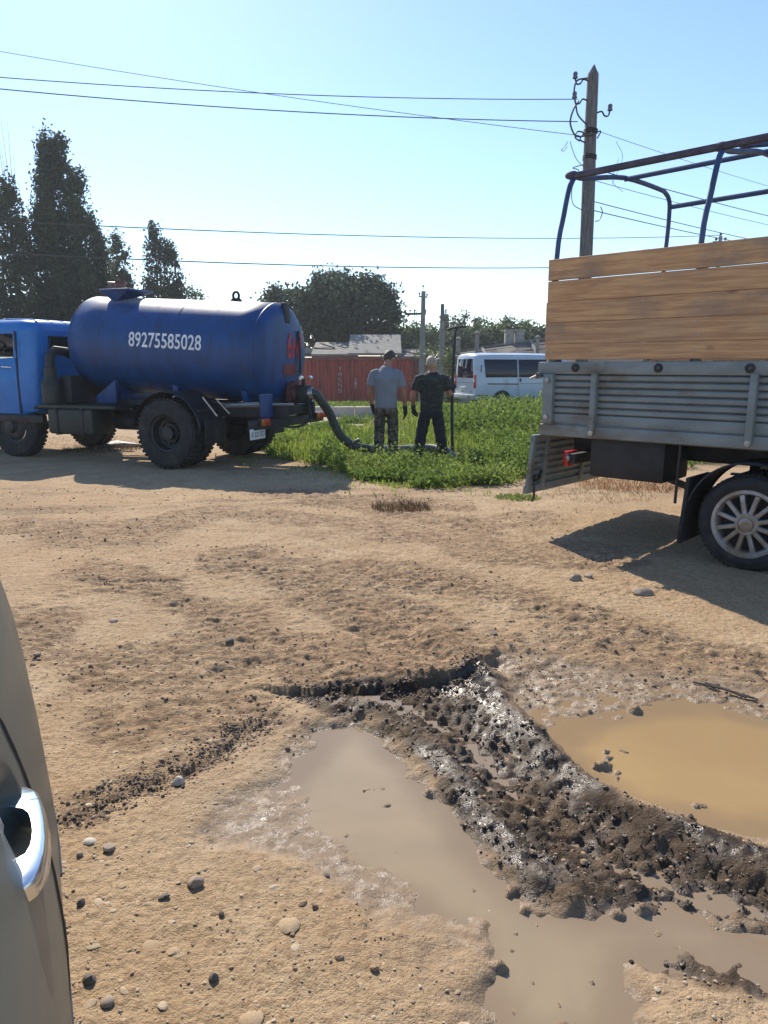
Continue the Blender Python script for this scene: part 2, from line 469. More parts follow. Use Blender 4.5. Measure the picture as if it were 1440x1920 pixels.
RUT = G((800, 1320), (880, 1385), (960, 1470), (1040, 1540), (1140, 1600), (1280, 1660), (1460, 1720))
BANK = G((560, 1290), (600, 1288), (680, 1288), (760, 1280), (830, 1268), (880, 1256), (905, 1240))
GROOVE = G((130, 1535), (190, 1500), (270, 1468), (340, 1445), (400, 1412), (455, 1375), (495, 1350))
GROOVE2 = G((420, 1262), (470, 1248), (500, 1242))
CRUST = G((800, 1190), (850, 1225), (890, 1250))
TRACKS = [G((-120, 1010), (200, 985), (480, 1000), (760, 1070), (1010, 1170), (1250, 1225), (1600, 1290)),
          G((-120, 1180), (150, 1110), (420, 1100), (650, 1190), (830, 1255)),
          G((250, 905), (520, 930), (760, 985), (1000, 1010), (1200, 1090))]
GRASS = G((470, 835), (490, 852), (560, 873), (650, 893), (700, 905), (750, 922), (830, 921), (900, 918), (960, 905), (1010, 893)) + [(3.2, 10.4), (5.5, 11.5), (9, 14), (14, 20), (16, 30), (2.2, 36), (-6, 36), (-6.5, 27), (-.2, 26), (-.2, 22), (-3.6, 20.5), (-3.3, 15)]
STRIPS = [G((200, 1075), (380, 1140), (520, 1235), (640, 1285)), G((400, 1045), (560, 1095), (760, 1165), (880, 1230)), G((-100, 985), (230, 1000), (420, 960), (640, 985), (900, 1035)),
          G((520, 925), (700, 955), (900, 985), (1010, 975)), G((720, 1075), (960, 1120), (1110, 1175), (1300, 1225), (1600, 1290)), G((60, 1180), (210, 1250), (430, 1255)), G((300, 1340), (480, 1330)),
          G((700, 940), (860, 955)), G((900, 1045), (1120, 1060))]

def line_t(x, y, pts):
    d = np.full(x.shape, 1e9); s = np.zeros(x.shape); side = np.zeros(x.shape); L = 0
    for (ax, ay), (bx, by) in zip(pts[:-1], pts[1:]):
        ex, ey = bx - ax, by - ay; l = math.hypot(ex, ey)
        t = np.clip(((x - ax) * ex + (y - ay) * ey) / (l * l), 0, 1)
        q = np.hypot(x - ax - t * ex, y - ay - t * ey); cr = (ex * (y - ay) - ey * (x - ax)) / l
        m = q < d; s = np.where(m, L + t * l, s); side = np.where(m, cr, side); d = np.where(m, q, d); L += l
    return d, s, side
def terrain(x, y):
    """height and soil masks at the points x, y"""
    near = sstep(14, 5, np.hypot(x, y - 2))
    h = .045 * fbm(x * .22, y * .22, 3, 1) + .018 * fbm(x * 1.1, y * 1.1, 3, 5)
    h *= sstep(.3, 3, np.hypot(x - .2, y - 2) ) * .6 + .4
    rough = sstep(-.05, .35, fbm(x * .55 + 3, y * .8, 4, 9))
    d_tr = np.full(x.shape, 9.)
    for t in TRACKS:
        d, sd = line_d(x, y, t); d_tr = np.minimum(d_tr, d)
    for t in TRACKS:
        td, ts, tsd = line_t(x, y, t)
        for o_ in (-.10, .10):
            q = np.abs(tsd - o_) * (td < .4) + 9 * (td >= .4)
            h += sstep(.085, .05, q) * (-.010 + .004 * np.sin((ts + np.abs(tsd - o_) * 1.1) * 2 * math.pi / .075)) * sstep(-.35, .15, fbm(x * .9, y * .9, 3, 37))
    d_st = np.full(x.shape, 9.)
    for t in STRIPS: d_st = np.minimum(d_st, line_d(x, y, t)[0])
    strip = sstep(.42, .05, d_st + .32 * fbm(x * 1.7, y * 1.7, 4, 33))
    rough = np.clip(rough * .45 + strip, 0, 1)
    trk = sstep(.75, .25, d_tr + .25 * fbm(x * 1.3, y * 1.3, 3, 31))
    wob = .09 * fbm(x * 2.2, y * 2.2, 4, 41) + .03 * fbm(x * 9, y * 9, 3, 43)
    sdA = poly_sd(x, y, POND_A) + wob; sdB = poly_sd(x, y, POND_B) + wob * 1.2
    sdW = poly_sd(x, y, WET_FLAT) + wob * 1.5
    sdM = np.minimum(poly_sd(x, y, MUD), poly_sd(x, y, MUD2)) + wob * .8
    mud = sstep(.03, -.05, sdM)
    h = h * (1 - sstep(.35, .0, np.minimum(sdA, sdB)) * .8)
    crumbs = fbm(x * 19, y * 23, 5, 12, .6)
    h += (rough * .9 + .35) * (.013 * fbm(x * 5, y * 5, 3, 15)) + (rough * .011 + .0055 + trk * .004) * np.maximum(crumbs, -.30) * near
    rid = 1 - np.abs(fbm(x * 7.5, y * 11, 4, 19)) * 2.4
    h += (rough * .008 + trk * .004 + .002) * np.maximum(rid, 0) * near
    d1, d2, idv = cells(x * 13 + .4 * fbm(x * 7, y * 7, 2, 3), y * 13, 5)
    clod = np.maximum(0, 1 - d1 * 1.75) * (idv > .72) * (idv - .6) * 2
    h += clod * .012 * near * (rough * .9 + trk * .5 + .15) * (1 - mud)
    h += .0030 * fbm(x * 44, y * 44, 3, 17) * near
    # banks and ruts
    dB, sB = line_d(x, y, BANK); e = fbm(x * 6, y * 6, 5, 51, .62) * .085
    fr = dB + e; sB = sB + .05 * fbm(x * 8, y * 8, 5, 54, .65)
    h += .016 * sstep(.42, .0, np.where(sB > 0, fr, 9)) * (sB > 0) - .026 * sstep(.24, .0, np.where(sB <= 0, fr, 9)) * (sB <= 0)
    dG, sG = line_d(x, y, GROOVE)
    gm = sstep(.15, .02, dG + e * .9)
    h += .010 * sstep(.3, .05, np.where(sG > 0, dG, 9)) - .026 * gm * (.6 + .6 * fbm(x * 20, y * 20, 3, 53))
    dg2, _ = line_d(x, y, GROOVE2); gm2 = sstep(.12, .02, dg2 + e); h -= .022 * gm2
    dc, _ = line_d(x, y, CRUST); h += .03 * sstep(.12, .02, dc + e)
    # mud ridges squeezed up by the wheels
    dR1, s1 = line_d(x, y, RIDGE1); dR2, s2 = line_d(x, y, RIDGE2); dRt, _ = line_d(x, y, RUT)
    wav = fbm(x * 3.1, y * 3.1, 3, 61)
    h += .050 * sstep(.12, .0, dR1 + wav * .07) + .038 * sstep(.15, .0, dR2 + wav * .05) - .016 * sstep(.13, .0, dRt + wav * .05)
    m1, m2, mid = cells(x * 16 + .9 * fbm(x * 5, y * 5, 2, 71), y * 22 + .9 * fbm(x * 5 + 4, y * 5, 2, 73), 75)
    m3, _, mi3 = cells(x * 34 + .8 * fbm(x * 15, y * 15, 2, 77), y * 40, 79)
    h += mud * (1 - .55 * sstep(.14, .02, np.minimum(dR1, dR2))) * (.009 * np.maximum(0, 1 - m1 * 1.35) * (.25 + mid) + .013 * np.maximum(0, 1 - m3 * 1.2) * (.3 + mi3) + .0085 * fbm(x * 27, y * 36, 4, 87, .62) + .009 * fbm(x * 7, y * 9, 5, 81, .7) + .012 * (1 - np.abs(fbm(x * 15, y * 19, 3, 83)) * 2) - .026)
    # ponds
    dryish = sstep(.10, -.12, sdA); h += -.062 * dryish + .010 * fbm(x * 3, y * 3, 3, 91) * dryish
    inB = sstep(.10, -.16, sdB); h += -.066 * inB + .012 * fbm(x * 2.4, y * 2.4, 3, 95) * inB
    wetf = sstep(.12, -.15, sdW); h += -.026 * wetf * (1 - mud) * (1 - inB)
    peb, _, pi = cells(x * 21 + fbm(x * 9, y * 9, 2, 55) * .6, y * 21, 101)
    lump = np.maximum(0, 1 - peb * 1.9) * (pi > .86) * sstep(-.15, .25, fbm(x * 2.3, y * 2.3, 3, 57))
    h += .075 * lump * (dryish * .95 + inB * .25) + .006 * crumbs * (dryish + inB + wetf) + .030 * dryish * sstep(.25, .6, fbm(x * 3.4, y * 3.4, 4, 59))
    for (iu, iv, ir) in ISLES:
        ix_, iy_ = g(iu, iv); dd = np.hypot(x - ix_, (y - iy_) * 1.3) + .5 * ir * fbm(x * 13, y * 13, 3, 66)
        h += (.030 + .06 * ir) * sstep(ir * 1.6, ir * .4, dd) * (.75 + .9 * fbm(x * 26, y * 26, 4, 67, .6))
    sdL = poly_sd(x, y, GLIT) + wob * 1.1; gl = sstep(.05, -.06, sdL)
    h = h * (1 - gl) + gl * (-.0225 + .0080 * fbm(x * 36, y * 36, 3, 63) + .004 * fbm(x * 6, y * 6, 2, 65))
    # far field sinks a little, as the lot behind the weeds does
    h -= .62 * sstep(29, 38, y)
    h *= 1 + 2 * sstep(60, 140, np.hypot(x, y))
    wl = -.026
    tr_s = line_t(x, y, RUT); lug = np.sin((tr_s[1] + np.abs(tr_s[2]) * .9 + .02 * fbm(x * 6, y * 6, 2, 68)) * 2 * math.pi / .085)
    smear = fbm(tr_s[1] * 3.2, tr_s[2] * 30, 4, 85, .6)
    h += .017 * smear * mud * sstep(.6, .2, tr_s[0])
    h += .007 * lug * sstep(.17, .09, tr_s[0]) * mud * sstep(-.3, .3, fbm(x * 2, y * 2, 3, 69) + .15)
    wet = np.maximum(sstep(.040, -.004, h - wl) * sstep(.40, .05, np.minimum(np.minimum(sdA, sdB), sdW)), mud * (.2 + .8 * sstep(-.05, .45, fbm(x * 3.3, y * 3.3, 3, 111) + .55 * sstep(.2, 0, np.minimum(dR1, dR2)))))
    wet = np.maximum(wet, gl)
    green = sstep(.2, -.3, poly_sd(x, y, GRASS) + .35 * fbm(x * 1.2, y * 1.2, 3, 121))
    damp = np.clip(sstep(-.12, .25, fbm(x * .6 + y * .25, y * 1.1, 5, 131) * .75 + strip * .75 + rough * .15 + trk * .08 - .20) + gm * .9 + gm2 + sstep(.12, 0, fr) * .8 * (sB <= 0), 0, 1)
    return h, mud, np.clip(wet, 0, 1), damp, green

def H(x, y):
    return float(terrain(np.array([float(x)]), np.array([float(y)]))[0][0])
def Hs(x, y): return terrain(np.asarray(x, float), np.asarray(y, float))[0]

def axis_steps(lo, hi, step, growL, endL, growR, endR):
    a = list(np.arange(lo, hi, step))
    p, s = lo, step
    left = []
    while p > endL: s *= growL; p -= s; left.append(p)
    p, s = a[-1], step; right = []
    while p < endR: s *= growR; p += s; right.append(p)
    return np.array(left[::-1] + a + right)

gx = axis_steps(-1.25, 3.05, .0125, 1.03, -150, 1.03, 150)
gy = axis_steps(1.15, 5.2, .0115, 1.25, -30, 1.0165, 190)
GX, GY = np.meshgrid(gx, gy)
hh, mudm, wetm, dampm, greenm = terrain(GX.ravel(), GY.ravel())
nx, ny = len(gx), len(gy)
idx = np.arange(nx * ny).reshape(ny, nx)
quads = np.stack([idx[:-1, :-1], idx[:-1, 1:], idx[1:, 1:], idx[1:, :-1]], -1).reshape(-1, 4)
gme = np_mesh('ground', np.stack([GX.ravel(), GY.ravel(), hh], 1), quads, {'mud': mudm, 'wet': wetm, 'damp': dampm, 'green': greenm}, smooth=True)
print('ground quads', len(quads))

def ground_mat():
    t = NT('dirt'); v = t.coords()
    mud, wet, damp, green = (t.attr(k) for k in ('mud', 'wet', 'damp', 'green'))
    big = t.noise(v, .45, 5); mid = t.noise(v, 3.2, 7, .62); fine = t.noise(v, 38, 6, .68); grit = t.noise(v, 150, 3, .6)
    c = t.mix(t.ramp(mid, .32, .70), (.408, .284, .168), (.498, .370, .236))
    c = t.mix(t.ramp(big, .40, .68, 0, .6), c, (.43, .285, .165))
    c = t.mix(t.ramp(fine, .47, .62, 0, .6), c, (.245, .155, .092))
    c = t.mix(t.ramp(grit, .58, .75, 0, .5), c, (.54, .41, .27))
    smp = t.n('Mapping'); smp.inputs['Scale'].default_value = (.55, 1.2, 1); smp.inputs['Rotation'].default_value = (0, 0, .5); t.t.links.new(v, smp.inputs['Vector']); st_v = smp.outputs[0]
    # earth that is still moist, broken up by the crumbs
    dm = t.math('MULTIPLY', damp, t.ramp(t.noise(st_v, 15, 9, .78), .40, .57))
    c = t.mix(t.math('MULTIPLY', dm, .72), c, (.185, .118, .075))
    # bedded pebbles
    vo = t.n('TexVoronoi'); vo.inputs['Scale'].default_value = 21; t.t.links.new(v, vo.inputs['Vector'])
    sx = t.n('SeparateColor'); t.t.links.new(vo.outputs['Color'], sx.inputs[0])
    pk = t.math('MULTIPLY', t.ramp(vo.outputs['Distance'], .20, .28, 1, 0), t.ramp(sx.outputs[0], .86, .88))
    pc = t.mix(sx.outputs[1], (.33, .25, .19), (.60, .50, .40))
    c = t.mix(t.math('MULTIPLY', pk, .25), c, pc)
    # straw-coloured litter far off, soil under the weeds
    c = t.mix(t.math('MULTIPLY', green, .8), c, (.10, .095, .045))
    # churned mud and wetted soil
    mc = t.mix(t.ramp(t.noise(v, 7, 6, .6), .35, .66), (.055, .038, .026), (.16, .108, .068))
    c = t.mix(mud, c, mc)
    wc = t.mix(mud, (.215, .155, .105), (.055, .039, .028))
    c = t.mix(t.math('MULTIPLY', wet, .85), c, wc)
    r = t.math('SUBTRACT', t.math('SUBTRACT', .93, t.math('MULTIPLY', wet, t.ramp(fine, .3, .7, .52, .76))), t.math('MULTIPLY', t.math('MULTIPLY', wet, mud), .02))
    hmap = t.math('ADD', t.math('MULTIPLY', fine, .8), t.math('MULTIPLY', grit, .25))
    t.bump(hmap, t.math('SUBTRACT', t.math('SUBTRACT', .9, t.math('MULTIPLY', wet, .42)), t.math('MULTIPLY', t.math('MULTIPLY', wet, mud), .12)), .026)
    t.set(t.b.inputs['Specular IOR Level'], t.math('ADD', t.math('MULTIPLY', wet, t.ramp(t.noise(v, 24, 4), .46, .64, .0, .55)), t.math('ADD', t.math('MULTIPLY', t.math('MULTIPLY', wet, mud), .10), .12)))
    return t.out(c, r)
tag(link('ground', gme, ground_mat()), 'rutted dry tan dirt yard with damp brown patches', None, None, 'structure')

def water(name, poly, z, colour, label):
    cx = sum(p[0] for p in poly) / len(poly); cy = sum(p[1] for p in poly) / len(poly)
    xs = np.array([p[0] for p in poly]); ys = np.array([p[1] for p in poly])
    st = .05
    X, Y = np.meshgrid(np.arange(xs.min() - .3, xs.max() + .3, st), np.arange(max(.9, ys.min() - .3), ys.max() + .3, st))
    keep = poly_sd(X, Y, poly) < .24
    n = X.shape[1]; ids = np.arange(X.size).reshape(X.shape)
    ok = keep[:-1, :-1]
    q = np.stack([ids[:-1, :-1], ids[:-1, 1:], ids[1:, 1:], ids[1:, :-1]], -1)[ok]
    used = np.unique(q); mp = -np.ones(X.size, int); mp[used] = np.arange(len(used))
    V = np.stack([X.ravel()[used], Y.ravel()[used], np.full(len(used), z)], 1)
    t = NT(name + '_water'); v = t.coords()
    c = t.mix(t.ramp(t.noise(v, 1.1, 5, .6, .4), .35, .65), colour[0], colour[1])
    c = t.mix(t.math('MULTIPLY', t.ramp(t.math('ADD', t.attr('shallow'), t.math('MULTIPLY', t.math('SUBTRACT', t.noise(v, 4, 5), .5), .8)), .35, 1.), .85), c, colour[2])
    rip = t.noise(v, 7, 3, .5); rip2 = t.noise(v, 42, 2, .5)
    t.bump(t.math('ADD', rip, t.math('MULTIPLY', rip2, .12)), .10, .012)
    t.b.inputs['IOR'].default_value = 1.33
    sdv = poly_sd(V[:, 0], V[:, 1], poly)
    o = link(name, np_mesh(name, V, mp[q], {'shallow': sstep(-.28, .02, sdv)}, smooth=True), t.out(c, .05))
    return tag(o, label, None, None, 'structure')
water('puddle', POND_A, -.0262, ((.285, .222, .145), (.34, .262, .168), (.23, .168, .11)), 'greyish brown muddy puddle in front of the churned wheel rut')
water('puddle', POND_B + [], -.0258, ((.38, .262, .130), (.33, .225, .115), (.25, .175, .105)), 'ochre muddy puddle on the right beyond the churned rut')

# loose stones that can be told apart, and the finer gravel and clods as masses
def stone_mesh(name, seed, flat=.6, jag=0.0):
    bm = bmesh.new(); bmesh.ops.create_icosphere(bm, subdivisions=2, radius=1)
    r = random.Random(seed)
    for v in bm.verts: v.co *= 1 + jag * r.uniform(-1, 1)
    ax = [(r.uniform(-1, 1), r.uniform(-1, 1), r.uniform(-1, 1), r.uniform(.55, .9)) for _ in range(9)]
    for v in bm.verts:
        for a in ax:
            n = Vector(a[:3]).normalized(); d = v.co.dot(n)
            if d > a[3]: v.co -= n * (d - a[3]) * .85
        v.co.z *= flat
    me = bpy.data.meshes.new(name); bm.to_mesh(me); bm.free()
    me.polygons.foreach_set('use_smooth', [True] * len(me.polygons)); me.set_sharp_from_angle(angle=R(28))
    return me

M['bed_stone'] = mat('bed_stone', (.44, .34, .235), .85, 0, .2, 14, bump=.4, bs=60, rand=True, dirt=(.40, .27, .15), dirt_lo=.4, dirt_hi=.6, ds=20)
STONES = [  # u, v, size in m, flatness, material, label
    (367, 1660, .038, .75, 'stone_grey', 'smooth rounded grey-brown stone alone on the tan dirt below the pale puddle edge'),
    (168, 1580, .036, .35, 'stone_pale', 'flat pale pebble lying beside a thicker grey one near the car side'),
    (204, 1590, .034, .6, 'stone_grey', 'thick grey-pink stone right next to a flat pale pebble near the car'),
    (153, 1696, .026, .8, 'stone_dark', 'dark greenish angular stone close to the door of the silver car'),
    (308, 1687, .030, .5, 'stone_dark', 'dark brick-shaped flat stone left of the rounded grey-brown stone'),
    (336, 1467, .036, .9, 'stone_pale', 'pale upright wedge stone standing in the dark crumbly groove'),
    (167, 1842, .030, .85, 'stone_dark', 'blackish lump of stone low in the picture near the car sill'),
    (400, 1838, .022, .9, 'stone_dark', 'small dark purple stone near the bottom middle of the dirt'),
    (282, 1770, .046, .22, 'bed_stone', 'whitish quartz stone half bedded in the dirt'),
    (327, 1785, .034, .28, 'bed_stone', 'cream pebble bedded next to the whitish quartz stone'),
    (543, 1735, .062, .25, 'bed_stone', 'large flat tan stone bedded in dirt below the puddle'),
    (475, 1910, .055, .3, 'bed_stone', 'pale flat stone at the bottom edge of the dirt'),
    (203, 1882, .030, .5, 'stone_grey', 'greyish cracked stone just above the bottom edge near the car'),
    (150, 1605, .020, .7, 'stone_grey', 'little grey stone below the flat pale pebble by the car'),
    (415, 1720, .016, .9, 'stone_dark', 'tiny dark upright stone below and right of the rounded grey-brown stone'),
    (612, 1631, .020, .5, 'stone_dark', 'small black stone in the dry dirt just under the puddle rim'),
    (1080, 1090, .085, .6, 'stone_grey', 'brown clod lying left of its smaller twin before the flatbed shadow'),
    (1103, 1084, .060, .65, 'stone_grey', 'smaller brown clod right of its bigger twin before the flatbed shadow'),
    (1205, 1115, .13, .4, 'stone_grey', 'long brown earth lump beside the edge of the flatbed shadow'),
    (432, 1207, .045, .7, 'stone_dark', 'dark clod in the crumbly dirt in mid yard'),
    (925, 1191, .045, .5, 'stone_dark', 'flat dark stone on the pale track beyond the mud bank'),
    (212, 1166, .05, .45, 'stone_grey', 'slaty grey stone on the left of the yard beyond the silver car'),
    (70, 1227, .035, .5, 'stone_grey', 'small grey stone next to the tail of the silver car'),
]
for i, (u, v, s, fl, m, lab) in enumerate(STONES):
    x, y = g(u, v)
    o = link('stone', stone_mesh('stone', 40 + i, fl), M[m])
    r = random.Random(i); s *= .62
    o.scale = (s * r.uniform(.9, 1.25), s * r.uniform(.75, 1), s)
    o.rotation_euler = (r.uniform(-.15, .15), r.uniform(-.15, .15), r.uniform(0, 6))
    o.location = (x, y, H(x, y) + s * fl * (-.15 if m == 'bed_stone' else .35))
    tag(o, lab, 'stone', 'loose stones on the dirt')

def scatter(name, n, region, size, mats, label, seed, flat=.7, accept=None, sink=.2, jag=.0):
    r = np.random.default_rng(seed)
    base = [stone_mesh('tmp', seed + k, flat, jag) for k in range(4)]
    bv = []; bf = []
    for me in base:
        bmx = bmesh.new(); bmx.from_mesh(me); bmesh.ops.triangulate(bmx, faces=bmx.faces)
        bmx.verts.ensure_lookup_table()
        import_v = np.array([v.co[:] for v in bmx.verts]); import_f = np.array([[q.index for q in f.verts] for f in bmx.faces])
        bmx.free(); bv.append(import_v); bf.append(import_f)
        bpy.data.meshes.remove(me)
    x, y = region(r, n)
    ok = accept(x, y) if accept else np.ones(len(x), bool)
    x, y = x[ok], y[ok]
    z = Hs(x, y)
    s = size[0] * (size[1] / size[0]) ** (r.random(len(x)) ** 2.2)
    V = []; Fc = []; T = []; off = 0
    for i in range(len(x)):
        k = i % 4; a = r.random() * 6.28; c, sn = math.cos(a), math.sin(a)
        p = bv[k] * s[i] * np.array([r.uniform(.8, 1.3), r.uniform(.7, 1), r.uniform(.7, 1.1)])
        V.append(np.stack([p[:, 0] * c - p[:, 1] * sn + x[i], p[:, 0] * sn + p[:, 1] * c + y[i], p[:, 2] + z[i] + s[i] * flat * sink], 1))
        Fc.append(bf[k] + off); off += len(p); T.append(np.full(len(p), r.random()))
    me = np_mesh(name, np.concatenate(V), np.concatenate(Fc), {'tint': np.concatenate(T)}, smooth=False)
    return tag(link(name, me, mats), label, None, None, 'stuff')

def tint_mat(name, a, b, rough=.85):
    t = NT(name); v = t.coords()
    c = t.mix(t.attr('tint'), a, b); c = t.mix(t.ramp(t.noise(v, 40, 4), .4, .65, 0, .5), c, sh(a, .7))
    t.bump(t.noise(v, 120, 3), .3, .006)
    return t.out(c, rough)
M['gravel'] = tint_mat('gravel', (.30, .21, .135), (.56, .45, .33))
M['clod_dry'] = tint_mat('clod_dry', (.22, .145, .088), (.42, .29, .18))
M['clod_mud'] = tint_mat('clod_mud', (.040, .028, .019), (.14, .094, .060), .5)

def near_fan(r, n):
    y = 1.2 + 6.5 * r.random(n) ** 1.6
    x = (r.random(n) - .5) * (1.25 * y + .6)
    return x, y
scatter('gravel', 9000, near_fan, (.0022, .0075), M['gravel'], 'fine gravel strewn over the dry dirt', 300, .6,
        lambda x, y: (poly_sd(x, y, POND_A) > .06) & (poly_sd(x, y, POND_B) > .1) & (poly_sd(x, y, MUD) > .02), .25)
def yard_fan(r, n):
    y = 1.6 + 8 * r.random(n) ** 1.1
    x = (r.random(n) - .5) * (1.2 * y + .5)
    return x, y
scatter('dirt_crumbs', 7000, yard_fan, (.0035, .015), M['clod_dry'], 'crumbs of dry earth over the yard', 320, .7,
        lambda x, y: (poly_sd(x, y, POND_A) > .05) & (poly_sd(x, y, POND_B) > .08) & (fbm(x * .55 + 3, y * .8, 4, 9) > -.02), .15, .22)
def mud_reg(r, n):
    xs = [p[0] for p in MUD]; ys = [p[1] for p in MUD]
    return r.uniform(min(xs), min(max(xs), 3.4), n), r.uniform(min(ys), max(ys), n)
scatter('mud_clods', 6000, mud_reg, (.003, .012), M['clod_mud'], 'dark wet mud clods of the churned rut', 340, .65,
        lambda x, y: (np.minimum(poly_sd(x, y, MUD), poly_sd(x, y, MUD2)) < .02), .0, .3)
def groove_reg(r, n):
    k = r.integers(0, len(GROOVE) - 1, n); t = r.random(n); P = np.array(GROOVE)
    p = P[k] * (1 - t)[:, None] + P[k + 1] * t[:, None] + r.normal(0, .05, (n, 2))
    k2 = r.integers(0, len(BANK) - 1, n); P2 = np.array(BANK); q = P2[k2] * (1 - t)[:, None] + P2[k2 + 1] * t[:, None] + r.normal(0, .05, (n, 2)) - np.array([0, .04])
    w = r.random(n) < .5
    p = np.where(w[:, None], p, q); return p[:, 0], p[:, 1]
def damp_ok(x, y):
    return (poly_sd(x, y, POND_A) > .08) & (poly_sd(x, y, POND_B) > .1) & (poly_sd(x, y, MUD) > .02) & (terrain(x, y)[3] > .35)
M['crumb_damp'] = tint_mat('crumb_damp', (.095, .062, .040), (.27, .18, .11), .85)
scatter('damp_crumbs', 18000, lambda r, n: (lambda y: ((r.random(n) - .5) * (1.15 * y + .4), y))(1.8 + 8.5 * r.random(n) ** 1.05), (.0035, .012), M['crumb_damp'], 'brown moist crumbs kicked up over the yard', 380, .55, damp_ok, -.05, .3)
def bed_ok(x, y): return (poly_sd(x, y, POND_A) > .04) & (poly_sd(x, y, MUD) > .03)
M['bedded'] = tint_mat('bedded', (.36, .26, .16), (.48, .38, .27), .85)
scatter('bedded_pebbles', 330, lambda r, n: (lambda y: ((r.random(n) - .62) * (1.0 * y + .3), y))(1.3 + 1.6 * r.random(n)), (.006, .021), M['bedded'], 'pale pebbles bedded in the dirt', 400, .34, bed_ok, -.25, .05)
M['clod_damp'] = tint_mat('clod_damp', (.06, .043, .032), (.20, .135, .088), .75)
scatter('damp_clods', 2600, groove_reg, (.0028, .0105), M['clod_damp'], 'dark damp clods along the groove and the bank', 360, .7, None, .1, .3)
# ------------------------------------------------------------------ lettering
def text_geo(s, h, squeeze=1.0, bold=.0):
    cu = bpy.data.curves.new('lettering', 'FONT'); cu.body = s; cu.size = 1; cu.offset = bold; cu.resolution_u = 3
    o = bpy.data.objects.new('lettering', cu); col.objects.link(o)
    dg = bpy.context.evaluated_depsgraph_get(); dg.update()
    me = bpy.data.meshes.new_from_object(o.evaluated_get(dg))
    bpy.data.objects.remove(o); bpy.data.curves.remove(cu)
    bm = bmesh.new(); bm.from_mesh(me); bpy.data.meshes.remove(me)
    bmesh.ops.triangulate(bm, faces=bm.faces)
    bm.verts.ensure_lookup_table()
    V = np.array([v.co[:] for v in bm.verts]); Fc = [[q.index for q in f.verts] for f in bm.faces]
    bm.free()
    x0, x1 = V[:, 0].min(), V[:, 0].max(); y0, y1 = V[:, 1].min(), V[:, 1].max()
    k = h / (y1 - y0)
    V[:, 0] = (V[:, 0] - (x0 + x1) / 2) * k * squeeze; V[:, 1] = (V[:, 1] - (y0 + y1) / 2) * k
    return V, Fc

def letters(name, s, h, place, m, parent, squeeze=1., bold=0., width=None):
    V, Fc = text_geo(s, h, squeeze, bold)
    if width: V[:, 0] *= width / (V[:, 0].max() - V[:, 0].min())
    mb = MB(); mb.add([place(a, b) for a, b, _ in V], Fc)
    return mb.build(name, m, parent, smooth=0)

